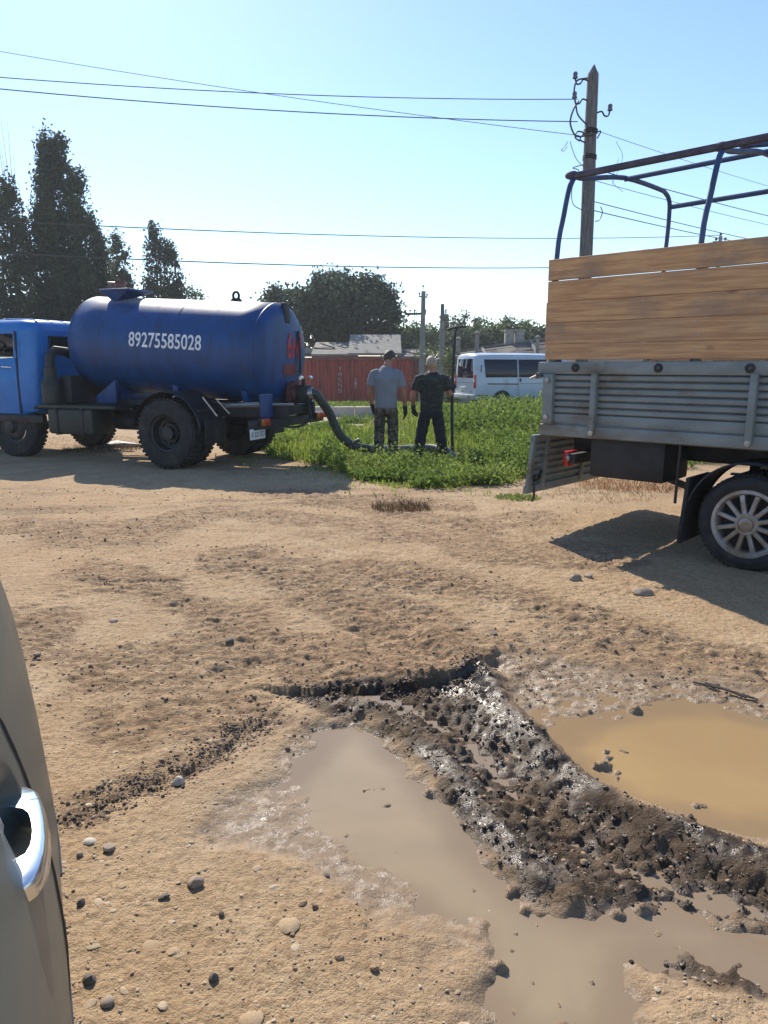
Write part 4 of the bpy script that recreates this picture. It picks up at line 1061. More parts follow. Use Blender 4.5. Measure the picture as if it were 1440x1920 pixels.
# ------------------------------------------------------------------ flatbed lorry with plank sides (x forward, its right side y=-1 faces us)
FYAW = math.atan2(-.682, .731)
fb = thing('flatbed_truck', 'flatbed lorry with brown plank sides on a grey metal bed and bare canopy hoops', 'truck', (3.31, 6.0, 0), (0, 0, FYAW))
BX0, BX1 = -1.735, 2.15
def rot_x(a): return Matrix.Rotation(a, 3, 'X')
for s in (-1, 1):                       # both bed sides, s=-1 is the one in view
    Y = s * 1.0
    b = MB(); b.prism([(s * .955, .90), (s * 1.02, .915), (s * 1.025, 1.005), (s * .955, 1.01)], 'x', BX0 - .0, BX1); b.build('bottom_rail', M['grey_metal'], fb, .006)
    b = MB(); b.box(((BX0 + BX1) / 2, s * .985, 1.480), (BX1 - BX0 + .08, .05, .10)); tr = b.build('top_rail', M['grey_metal'], fb, .008)
    # ribbed drop side: seven pressed ribs
    prof = [(.972, 1.012)]
    z = 1.03
    b = MB(); b.box(((BX0 + BX1) / 2, s * .985, 1.055), (BX1 - BX0 - .02, .03, .088)); b.build('lower_band', M['grey_metal'], fb, .012)
    for k in range(6):
        z0 = 1.102 + k * .0545
        b = MB(); b.prism([(s * .965, z0), (s * .984, z0 + .003), (s * .996, z0 + .012), (s * .996, z0 + .040), (s * .984, z0 + .050), (s * .965, z0 + .053)], 'x', BX0 + .03, BX1 - .02)
        b.build('pressed_rib', M['grey_metal'], fb, 0)
    MB().box(((BX0 + BX1) / 2, s * .960, 1.24), (BX1 - BX0 - .02, .006, .42)).build('side_sheet', M['grey_metal'], fb)
    for i, x in enumerate((BX0 + .075, BX0 + .50, -.02, 1.0, BX1 - .1)):
        w = .095 if i == 0 else .062
        b = MB()
        if i == 0: b.box((x, s * 1.005, 1.22), (w, .06, .42))
        else: b.bar((x, s * 1.022, .95), (x, s * 1.012, 1.44), w, .05, (1, 0, 0))
        st = b.build('stake', M['grey_metal'], fb, .006)
        b = MB()
        for zz in ((1.38, 1.07) if i == 0 else (.955,)):
            b.lathe([(.0001, .02), (.022, .018), (.024, .0)], (x, s * 1.035, zz), (0, s, 0), 12)
            b.build('bolt', M['steel'], st); b = MB()
    for x in (-1.42, -.72, -.06, .6, 1.3):
        b = MB(); b.lathe([(.010, .008), (.03, .008), (.036, .004), (.036, .0)], (x, s * 1.010, 1.482), (0, s, 0), 14); b.build('grommet', M['black_metal'], tr)
    # planks, each board its own
    zb = 1.548; lay = [.130, .174, .168, .170, .178]
    for k, hgt in enumerate(lay):
        r = random.Random(31 + k + s)
        z0 = zb; z1 = zb + hgt; gap = .0015 if k != 4 else .008
        n = 9; mbp = MB(); rings = []
        x0 = BX0 + .012 + r.uniform(-.008, .008); x1 = BX1 - r.uniform(0, .03)
        lo_w = [(r.uniform(-.001, .003) if k == 4 else 0) for _ in range(n)]; hi_w = [0] * n
        for q in range(n):
            x = x0 + (x1 - x0) * q / (n - 1); c = .004
            za, zc = z0 + gap / 2 + lo_w[q], z1 - gap / 2 + hi_w[q]; ya, yb = s * .958, s * .990 + r.uniform(-.001, .001)
            rings.append([Vector((x, ya, za)), Vector((x, yb - s * c, za)), Vector((x, yb, za + c)), Vector((x, yb, zc - c)), Vector((x, yb - s * c, zc)), Vector((x, ya, zc))])
        mbp.loft(rings); p = mbp.build('plank', M['plank'], fb, smooth=30)
        ga = p.data.attributes.new('grey', 'FLOAT', 'POINT'); ga.data.foreach_set('value', [min(1, (.25, .3, .75, .25, 1.0)[k] + .5 * max(0, 1 - (v_.co.x - BX0) / .3)) for v_ in p.data.vertices])
        for x in (BX0 + .05, -.46, .78, 2.0):
            for dz in ((.3, .75) if k in (1, 3) else (.5,)):
                MB().ball((x + r.uniform(-.012, .012), s * .992, z0 + hgt * dz + r.uniform(-.01, .01)), .008, 8, 4, (1, .5, 1)).build('bolt_head', M['steel'], p)
        zb = z1
    for x in (BX0 + .05, -.46, .78, 2.0):
        MB().box((x, s * .938, 1.92), (.05, .035, .88)).build('upright', M['grey_metal'], fb, .004)
# bed floor, headboard
b = MB(); b.box(((BX0 + BX1) / 2, 0, .965), (BX1 - BX0 - .02, 1.90, .07)); b.build('bed_floor', M['dark_wood'], fb, .005)
MB().box((BX1 + .02, 0, 1.45), (.04, 1.96, .95)).build('headboard', M['grey_metal'], fb, .006)
# hanging tailgate with its ribs and stakes
tg = thing_part = bpy.data.objects.new('tailgate', None); col.objects.link(tg); tg.parent = fb; tg.location = (BX0 - .10, 0, .90); tg.rotation_euler = (0, R(7), 0)
b = MB(); b.box((0, 0, -.275), (.012, 1.9, .49)); b.build('tail_sheet', M['grey_metal'], tg)
for k in range(6):
    b = MB(); b.box((.014, 0, -.10 - .062 * k), (.022, 1.86, .036)); b.build('pressed_rib', M['grey_metal'], tg, .008)
for z, h in ((-.03, .06), (-.50, .075)):
    MB().box((.012, 0, z), (.036, 1.96, h)).build('tail_rail', M['grey_metal'], tg, .006)
for y in (-.955, -.72, 0, .72, .955):
    MB().box((.024, y, -.26), (.036, .05, .50)).build('tail_stake', M['grey_metal'], tg, .006)
for y in (-.72, 0, .72):
    b = MB(); b.cyl((.02, y - .06, .005), (.02, y + .06, .005), .014, 8); b.build('hinge', M['black_metal'], tg)
MB().tube([(.03, -.86, -.46), (.045, -.855, -.56), (.03, -.85, -.62)], .012, 7).build('latch_rod', mat('rusty', (.10, .045, .03), .8), tg)
MB().tube([(.05, -.80, -.33), (.06, -.84, -.40), (.05, -.9, -.42), (.05, -.9, -.36)], .012, 7).build('latch_hook', M['black_metal'], tg)
b = MB(); b.lathe([(.026, -.03), (.03, .0), (.026, .03)], (BX0 - .02, -1.03, 1.415), (0, 1, 0), 12); b.cyl((BX0 - .02, -1.06, 1.415), (BX0 - .08, -1.06, 1.39), .012, 7); b.build('corner_latch', M['steel'], fb)
# hoops and rails of the canopy
def hoop(x, lean, rad, name, skew=0.0, z=3.02):
    pts = []
    for s in (-1, 1):
        seq = [(x, s * .93, 1.5), (x, s * .93, 2.38), (x + lean * .6, s * .90, 2.72), (x + lean * .92, s * .865, z - .10), (x + lean, s * .83, z - .03), (x + lean, s * .76, z + .012), (x + lean, s * .60, z + .03)]
        if s > 0: seq = [(a + skew, bb * 1.06, c + (.10 if c > 2.5 else 0)) for a, bb, c in seq]
        pts.append(seq)
    path = pts[0] + [(x + lean + skew / 2, 0, z + .13)] + pts[1][::-1]
    return MB().tube(smooth_path(path, 4), .021, 10).build(name, M['bow_blue'], fb)
hoop(BX0 + .05, .05, .02, 'canopy_hoop', .10)
hoop(-.50, .05, .02, 'canopy_hoop', .06)
hoop(.78, .04, .02, 'canopy_hoop', .05)
hoop(2.0, .0, .02, 'canopy_hoop', .05)
MB().bar((BX0 + .06, -.80, 3.035), (2.1, -.80, 3.07), .052, .045).build('side_rail', M['bow_rust'], fb, .004)
MB().tube([(BX0 + .15, .02, 3.14), (2.1, .02, 3.20)], .021, 10).build('ridge_rail', M['bow_blue'], fb)
MB().tube([(BX0 + .2, .93, 3.03), (2.1, .93, 3.09)], .023, 10).build('side_rail', M['bow_blue'], fb)
for x in (BX0 + .08, -.46):
    MB().ball((x, -.80, 3.045), .042, 10, 6, (1.5, .9, .8)).build('weld_joint', M['bow_rust'], fb)
MB().tube([(-.36, -.7, 3.05), (.15, -.05, 3.14), (.7, .6, 3.13)], .019, 9).build('cross_brace', M['bow_blue'], fb)
# chassis, box, lamp beam
for y in (-.42, .42):
    MB().box((.6, y, .80), (4.6, .07, .15)).build('chassis_rail', M['black_metal'], fb, .006)
for x in (-1.5, -.8, 0., .9, 1.8):
    MB().box((x, 0, .905), (.07, 1.84, .05)).build('bed_bearer', M['black_metal'], fb)
MB().box((-.98, -.66, .745), (.64, .5, .33)).build('tool_box', M['black_metal'], fb, .02)
MB().box((-1.55, 0, .69), (.06, 1.5, .09)).build('lamp_beam', M['black_metal'], fb, .008)
b = MB(); b.box((-1.62, -.66, .685), (.06, .16, .135)); lm = b.build('tail_lamp', M['red_lens'], fb, .012)
b = MB(); b.ball((-1.60, -.742, .695), .024, 10, 6, (1, .5, 1.3)); b.build('bulb_window', M['steel'], lm)
b = MB(); b.bar((-.8, -.6, .60), (-.38, -.72, .50), .03, .05); b.build('box_stay', M['black_metal'], fb)
MB().tube([(-.52, -.97, .92), (-.53, -.97, .45)], .012, 6).build('stay_rod', M['black_metal'], fb)
b = MB(); b.lathe([(.05, -.8), (.05, -.2), (.14, -.1), (.15, .1), (.05, .2), (.05, .8)], (0, 0, .36), (0, 1, 0), 14); b.build('rear_axle', M['black_metal'], fb)
for y in (-.5, .5):
    b = MB()
    for k in range(4): b.bar((-.6 + .1 * k, y, .52 - .03 * k), (.6 - .1 * k, y, .52 - .03 * k), .06, .02)
    b.build('leaf_spring', M['black_metal'], fb)
for s in (-1, 1):
    wheel(fb, (0, s * .95, .357), s, .362, .19, .235, 'alloy')
    wheel(fb, (0, s * .73, .357), s, .362, .19, .21, 'truck_front')
    wheel(fb, (3.0, s * .93, .357), s, .362, .19, .235, 'alloy')
    b = MB(); b.lathe([(.44, 0), (.455, .01), (.455, .42), (.44, .43)], (0, -.98 if s < 0 else .55, .36), (0, 1, 0), 24, a0=-165, a1=-15); b.build('mudguard', M['black_metal'], fb)
    b = MB(); b.box((-.46, s * .76, .40), (.03, .44, .52), Matrix.Rotation(R(4), 3, 'Y')); b.build('mud_flap', M['rubber'], fb, .006)
# the cab, ahead of the bed and outside the photograph
b = MB(); b.loft([[Vector((x, w * y, z)) for x, z in ((2.35, .6), (4.9, .6), (4.95, 1.15), (4.2, 1.32), (3.5, 1.98), (2.5, 2.05), (2.35, 1.9))] for y, w in ((-.95, 1), (-.90, 1), (.90, 1), (.95, 1))]); b.build('cab', M['van_white'], fb, .05)
for s in (-1, 1):
    b = MB(); b.prism([(2.55, 1.36), (3.95, 1.36), (3.48, 1.86), (2.58, 1.88)], 'y', s * .951, s * .962); b.build('side_window', M['glass'], fb, .004)
    b = MB(); b.box((4.94, s * .7, .95), (.04, .3, .16)); b.build('headlight', M['white_lens'], fb, .03)

# ------------------------------------------------------------------ white van (x forward, rear at x=0)
vn = thing('white_van', 'white van with dark tinted windows parked behind the tall weeds', 'van', (2.91, 26.95, H(3.2, 26) - .02), (0, 0, R(17.3)))
def van_ring(x, zt, zb, wb, wr, tl=.16):
    h = zt - zb; L = []
    ys = [(-wb * .96, zb), (-wb, zb + .16), (-wb * 1.0, zb + h * .42), (-wb * .985, zb + h * .52), (-wr * 1.0, zt - .16), (-wr * .95, zt - .055), (-wr * .78, zt - .008), (0, zt + .02)]
    L = [Vector((x, y, z)) for y, z in ys]
    return L + [Vector((x, -y, z)) for y, z in ys[-2::-1]]
st = [(0.0, 1.86, .42, .88, .76), (.03, 1.90, .36, .905, .80), (.12, 1.935, .32, .92, .815), (.6, 1.95, .30, .925, .82), (2.0, 1.955, .30, .925, .825), (3.0, 1.94, .30, .925, .82), (3.45, 1.88, .30, .92, .80)]
b = MB(); b.loft([van_ring(*a) for a in st]); body = b.build('body', M['van_white'], vn, smooth=40)
def vr2(x, zt, wt): return [Vector((x, -.92, .3)), Vector((x, -.925, 1.0)), Vector((x, -wt, zt)), Vector((x, wt, zt)), Vector((x, .925, 1.0)), Vector((x, .92, .3))]
MB().loft([vr2(3.44, 1.87, .79), vr2(3.9, 1.45, .84), vr2(4.12, 1.18, .87), vr2(4.7, 1.0, .86), vr2(4.78, .7, .84)]).build('bonnet', M['van_white'], vn, .03)
def side_pt(x, z, s=-1, o=.004):
    k = (z - .30) / 1.65
    y = .925 if k < .42 else (.925 + (k - .42) / .1 * -.014 if k < .52 else .911 + (k - .52) / .383 * (.822 - .911))
    return Vector((x, s * (y + o), z))
for s in (-1, 1):
    for nm, x0, x1, m_ in (('side_window', .34, 1.62, 'tint_glass'), ('side_window', 1.66, 2.78, 'tint_glass'), ('cab_window', 2.95, 3.62, 'tint_glass')):
        b = MB(); pts = [side_pt(x0 + (.04 if x0 < 1 else 0), 1.12, s), side_pt(x1, 1.12, s), side_pt(x1 - (.25 if x1 > 3 else 0), 1.74, s), side_pt(x0, 1.74, s)]
        inn = [p - Vector((0, s * .03, 0)) for p in pts]; b.add(pts + inn, [(0, 1, 2, 3), (7, 6, 5, 4), (0, 4, 5, 1), (1, 5, 6, 2), (2, 6, 7, 3), (3, 7, 4, 0)])
        b.build(nm, M[m_], vn, .004)
    MB().bar(side_pt(.20, 1.30, s), side_pt(.24, 1.55, s), .03, .012, (0, 1, 0)).build('air_vent', M['black_plastic'], vn, .004)
    MB().bar(side_pt(.45, .90, s, .006), side_pt(1.66, .885, s, .006), .014, .035).build('door_track', M['black_plastic'], vn)
    MB().bar(side_pt(1.72, .965, s, .012), side_pt(1.72, 1.09, s, .012), .05, .03, (0, 1, 0)).build('door_handle', M['black_plastic'], vn, .006)
    for x in (1.64, 2.86):
        b = MB(); b.bar(side_pt(x, .36, s, .001), side_pt(x, 1.0, s, .001), .010, .008, (0, 1, 0)); b.bar(side_pt(x, 1.0, s, .001), side_pt(x, 1.78, s, .001), .010, .008, (0, 1, 0)); b.build('door_seam', M['black_plastic'], vn)
    MB().bar(side_pt(1.7, .90, s, .001), side_pt(2.84, .90, s, .001), .008, .010).build('crease_line', M['black_plastic'], vn)
    MB().bar(side_pt(.05, .50, s, .004), side_pt(.62, .50, s, .004), .012, .03).build('sill_trim', M['black_plastic'], vn)
    b = MB(); b.lathe([(.36, .0), (.36, .05), (.10, .05)], (1.02, s * .885, .32), (0, s, 0), 24); b.build('wheel_arch', M['black_plastic'], vn)
    wheel(vn, (1.02, s * .945, .315), s, .32, .2, .19, 'car'); wheel(vn, (3.94, s * .945, .315), s, .32, .2, .19, 'car')
    b = MB(); b.box((-.005, s * .86, .985), (.06, .10, .46)); lm = b.build('tail_light', M['red_lens'], vn, .012)
    MB().box((-.04, s * .86, 1.02), (.01, .06, .12)).build('reversing_lens', M['white_lens'], lm)
    MB().box((3.5, s * 1.05, 1.12), (.08, .2, .2)).build('wing_mirror', M['black_plastic'], vn, .03)
b = MB(); b.add([(.002, -.70, 1.10), (.002, .70, 1.10), (.012, .64, 1.76), (.012, -.64, 1.76), (-.012, -.70, 1.10), (-.012, .70, 1.10), (-.002, .64, 1.76), (-.002, -.64, 1.76)], [(0, 1, 2, 3), (7, 6, 5, 4), (0, 4, 5, 1), (1, 5, 6, 2), (2, 6, 7, 3), (3, 7, 4, 0)])
b.build('rear_window', M['tint_glass'], vn, .004)
b = MB(); b.bar((-.004, -.78, .93), (-.004, .78, .93), .008, .010); b.build('tailgate_crease', M['black_plastic'], vn)
b = MB(); b.box((-.012, .10, .72), (.014, .52, .14)); pl = b.build('number_plate', M['plate'], vn, .004)
letters('plate_lettering', 'М471АЕ 30', .085, lambda a, bb: Vector((-.0205, .10 - a, .72 + bb)), M['plate_ink'], pl, bold=.01, width=.46)
b = MB(); b.box((-.03, 0, .44), (.12, 1.80, .17)); b.build('rear_bumper', mat('bumper_grey', (.33, .35, .37), .6), vn, .03)
for y in (-.55, .2):
    MB().box((-.013, y, .615), (.02, .14, .03)).build('plate_lamp', M['black_plastic'], vn, .004)
MB().box((-.095, -.55, .43), (.02, .1, .07)).build('fog_lamp', M['black_plastic'], vn, .004)

# ------------------------------------------------------------------ red shipping container
ct = thing('shipping_container', 'weathered red corrugated shipping container with faded white letters', 'container', (-1.38, 39.0, H(-1.4, 39)), (0, 0, R(-1.5)))
CL, CH, CD = 6.05, 2.50, 2.44
for y, nm in ((-CD / 2, 'front'), (CD / 2, 'back')):
    pts = []; n = 30; p = (CL - .24) / n
    for k in range(n):
        x = -CL / 2 + .12 + k * p
        for q, d in ((0, 0), (.30, 0), (.42, .045), (.80, .045), (.92, 0)):
            pts.append((x + q * p, d))
    sg = 1 if y < 0 else -1
    rings = [[Vector((px, y + sg * (.012 + d), z)) for px, d in pts] for z in (.15, CH - .10)]
    MB().loft(rings, caps=False, closed=False).build('side_panel', M['cont_red'], ct, smooth=0)
for x in (-CL / 2, CL / 2):
    pts = []; n = 10; p = (CD - .3) / n; sg = 1 if x < 0 else -1
    for k in range(n):
        yy = -CD / 2 + .15 + k * p
        for q, d in ((0, 0), (.30, 0), (.42, .04), (.80, .04), (.92, 0)): pts.append((yy + q * p, d))
    MB().loft([[Vector((x + sg * (.012 + d), py, z)) for py, d in pts] for z in (.15, CH - .1)], caps=False, closed=False).build('end_panel', M['cont_red'], ct, smooth=0)
    for y in (-CD / 2, CD / 2):
        MB().box((x, y, CH / 2), (.15, .15, CH)).build('corner_post', M['cont_frame'], ct, .01)
    for z in (.075, CH - .05): MB().box((x, 0, z), (.12, CD - .16, .14 if z < 1 else .1)).build('end_rail', M['cont_frame'], ct)
for y in (-CD / 2, CD / 2):
    for z in (.075, CH - .05): MB().box((0, y, z), (CL - .16, .10, .15 if z < 1 else .1)).build('long_rail', M['cont_frame'], ct)
b = MB(); b.box((0, 0, CH - .03), (CL - .2, CD - .1, .04)); b.build('container_roof', mat('cont_roof', (.36, .27, .23), .7, 0, .3, 2), ct)
def col_text(s, xc, ztop, h, pitch, w):
    for k, ch in enumerate(s):
        if ch == ' ': continue
        letters('stencil_letter', ch, h, lambda a, bb, k=k: Vector((xc + a, -CD / 2 + .006, ztop - k * pitch + bb)), M['faded_print'], ct, bold=.004, width=w)
col_text('YMSNS', -.80, 1.98, .20, .27, .20)
col_text('315', -.02, 1.45, .15, .19, .13)
col_text('22', .62, 1.45, .15, .19, .12)
col_text('31', 2.42, 1.5, .14, .18, .1)
col_text('70', 2.72, 1.45, .14, .18, .1)

# ------------------------------------------------------------------ low sheds and houses at the back
gz = H(-2, 46)
hb = thing('low_shed', 'long low shed with a weathered grey slab roof behind the red container', 'shed', (-2.3, 46, gz))
MB().box((-3.6, 0, 1.28), (3.4, 5, 2.56)).build('yellow_wall', M['wall_pale'], hb)
MB().box((1.5, .2, 1.32), (6.8, 4.6, 2.64)).build('grey_wall', M['wall_grey'], hb)
b = MB(); b.prism([(-3.0, 2.62), (-3.0, 2.74), (.2, 3.50), (3.0, 2.9), (3.0, 2.8), (.2, 3.36)], 'x', -1.85, .25); b.build('roof', M['slate_light'], hb)
b = MB(); b.prism([(-3.0, 2.66), (-3.0, 2.80), (.2, 3.95), (3.0, 2.9), (3.0, 2.8), (.2, 3.80)], 'x', .25, 3.3); b.build('roof', M['asbestos'], hb)
b = MB(); b.prism([(-3.0, 2.5), (-3.0, 2.62), (.2, 3.1), (3.0, 2.7), (3.0, 2.6), (.2, 2.98)], 'x', 3.3, 5.2); b.build('roof', M['slate_light'], hb)
MB().box((-3.6, -.1, 2.72), (3.7, 5.2, .14)).build('roof', M['dark_wood'], hb)
MB().box((-2.3, -.6, 2.95), (1.1, .5, .34)).build('chimney', M['wall_grey'], hb)
for (x0, x1, z0, z1) in ((.4, 2.6, 2.95, 3.0), (-1.8, .4, 3.0, 2.75), (1.1, 2.0, 3.45, 2.9), (2.6, 4.4, 2.95, 2.6), (-1.4, -.6, 3.25, 3.0)):
    b = MB(); b.bar((x0, -2.2 + (z0 - 2.7) * 2.1, z0 + .12), (x1, -2.2 + (z1 - 2.7) * 2.1, z1 + .12), .09, .07); b.build('roof_pole', M['dark_wood'], hb)
def window_(parent, x, y, z, w, h, m='glass'):
    b = MB()
    for a, bb in (((-w / 2, -h / 2), (w / 2, -h / 2)), ((w / 2, -h / 2), (w / 2, h / 2)), ((w / 2, h / 2), (-w / 2, h / 2)), ((-w / 2, h / 2), (-w / 2, -h / 2)), ((0, -h / 2), (0, h / 2))):
        b.bar((x + a[0], y, z + a[1]), (x + bb[0], y, z + bb[1]), .06, .06, (0, 1, 0))
    f = b.build('window', M['white_print'], parent)
    MB().box((x, y + .02, z), (w, .02, h)).build('pane', M[m], f)
window_(hb, -3.6, -2.53, 1.5, .9, .9)

gz2 = H(8, 44)
h2 = thing('slate_roof_house', 'low house with brown grey slate roof and pipe chimneys behind the white van', 'house', (8.2, 44, gz2))
b = MB(); b.box((0, 0, 1.15), (8.4, 5.4, 2.3)); b.build('wall', M['wall_grey'], h2)
# hipped roof, stepping up to the right
def roof_panel(name, pts, m, th=.06):
    n = Vector(pts[1]) - Vector(pts[0]); n = n.cross(Vector(pts[-1]) - Vector(pts[0])).normalized() * th
    b = MB(); k = len(pts); b.add([Vector(p) for p in pts] + [Vector(p) - n for p in pts], [tuple(range(k)), tuple(range(2 * k - 1, k - 1, -1))] + [(i, (i + 1) % k, k + (i + 1) % k, k + i) for i in range(k)])
    return b.build(name, M[m], h2)
xs = [-4.5, -2.5, .3, 2.7]; zr_ = [2.75, 3.10, 3.50, 3.72]
for i in range(3):
    roof_panel('roof_slope', [(xs[i] + .03, -3.0, 2.18 + .02 * i), (xs[i + 1] - .03, -3.0, 2.20 + .02 * i), (xs[i + 1] - .03, 0, zr_[i + 1]), (xs[i] + .03, 0, zr_[i] + .04)], 'slate')
    roof_panel('roof_slope', [(xs[i + 1] - .03, 3.0, 2.2), (xs[i] + .03, 3.0, 2.2), (xs[i] + .03, 0, zr_[i] + .04), (xs[i + 1] - .03, 0, zr_[i + 1])], 'slate')
    b = MB(); b.bar((xs[i + 1], -3.02, 2.28 + .02 * i), (xs[i + 1], 0, zr_[i + 1] + .06), .16, .05, (0, 0, 1)); b.build('verge_board', M['asbestos'], h2)
    b = MB(); b.bar((xs[i], 0, zr_[i] + .08), (xs[i + 1], 0, zr_[i + 1] + .05), .22, .06); b.build('ridge_cap', M['asbestos'], h2)
    for k in range(1, 5):                # courses of slate sheets
        f = k / 5
        za, zb_ = 2.2 + (zr_[i] - 2.2) * f + .02, 2.2 + (zr_[i + 1] - 2.2) * f + .02
        MB().bar((xs[i] + .05, -3 + 3 * f, za + .02), (xs[i + 1] - .05, -3 + 3 * f, zb_ + .02), .06, .03).build('slate_course', M['slate'], h2)
b = MB(); b.prism([(2.7, 2.1), (6.6, 2.1), (5.3, 3.62), (3.5, 3.74)], 'y', -3.05, 3.0); b.build('gable_end', M['wall_grey'], h2)
b = MB(); b.bar((2.62, -3.12, 2.14), (3.46, -3.12, 3.80), .08, .12, (0, 1, 0)); b.bar((3.44, -3.12, 3.78), (5.34, -3.12, 3.66), .12, .08, (0, 1, 0)); b.bar((5.3, -3.12, 3.66), (6.7, -3.12, 2.1), .08, .12, (0, 1, 0)); b.build('gable_trim', M['asbestos'], h2)
for x, y, z, r_, h_ in ((-2.95, -1.2, 2.5, .11, 1.35), (-3.95, -.6, 2.5, .12, 1.05), (.35, -1.8, 2.6, .10, 1.0)):
    b = MB(); b.cyl((x, y, z), (x, y, z + h_), r_, 12); b.lathe([(r_, 0), (r_ * 1.6, .02), (r_ * 1.5, .07), (.001, .18)], (x, y, z + h_ + .03), (0, 0, 1), 12); b.build('chimney_pipe', M['asbestos'], h2)
for x in (-.85, -.25):
    b = MB(); b.box((x, .6, 3.55), (.50, .5, 1.1)); b.box((x, .6, 4.12), (.58, .58, .10)); b.build('chimney', M['wall_grey'], h2, .01)
window_(h2, -1.5, -2.73, 1.3, 1.0, 1.1)

h3 = thing('timber_shed', 'small pale shed with open rafters between the container and the house', 'shed', (3.35, 43, H(3.3, 43)))
MB().box((0, 0, 1.05), (1.9, 3, 2.1)).build('wall', M['wall_pale'], h3)
b = MB(); b.prism([(-1.25, 2.05), (-1.25, 2.14), (.35, 2.78), (1.2, 2.3), (1.2, 2.2), (.35, 2.66)], 'y', -1.7, 1.7); b.build('roof', M['slate_light'], h3)
for x0, x1 in ((-1.2, .3), (.4, 1.1), (-.5, .5)):
    MB().bar((x0, -1.8, 1.9), (x1, -1.8, 2.75), .06, .06).build('rafter', M['dark_wood'], h3)
window_(h3, .2, -1.53, 1.2, .5, .5)

# a pale concrete kerb with a sand path along it, this side of the container
kb = thing('concrete_kerb', 'pale low concrete kerb running in front of the red container', 'kerb', (-2.3, 21.6, H(-2.3, 21.6)))
for k in range(9):
    b = MB(); b.box((-3.2 + .62 * k, .0, .16), (.60, .26, .30)); b.build('kerb_stone', M['concrete'], kb, .015)
xs_ = np.linspace(-5.2, -.5, 40); ys_ = np.linspace(18.6, 21.3, 16)
PX, PY = np.meshgrid(xs_, ys_); PZ = Hs(PX.ravel(), PY.ravel()) + .03 + .015 * fbm(PX.ravel() * 2, PY.ravel() * 2, 3, 7)
ii = np.arange(PX.size).reshape(PX.shape)
tag(link('path', np_mesh('path', np.stack([PX.ravel(), PY.ravel(), PZ], 1), np.stack([ii[:-1, :-1], ii[:-1, 1:], ii[1:, 1:], ii[1:, :-1]], -1).reshape(-1, 4), smooth=True), mat('sand_path', (.50, .40, .29), .95, 0, .2, 1.5)), 'pale sandy path beside the kerb', None, None, 'structure')
# ------------------------------------------------------------------ people (built facing +y, i.e. with their backs to us)
def soft(o, voxel, it=4, fac=.5):
    m = o.modifiers.new('remesh', 'REMESH'); m.mode = 'VOXEL'; m.voxel_size = voxel; m.use_smooth_shade = True
    s = o.modifiers.new('smooth', 'SMOOTH'); s.iterations = it; s.factor = fac
    return o

def ering(c, rx, ry, n=16, tilt=0., p=2.3):
    out = []
    for k in range(n):
        a = 2 * math.pi * k / n; ca, sa = math.cos(a), math.sin(a)
        x = rx * math.copysign(abs(ca) ** (2 / p), ca); y = ry * math.copysign(abs(sa) ** (2 / p), sa)
        out.append(Vector((c[0] + x, c[1] + y, c[2] + y * tilt)))
    return out

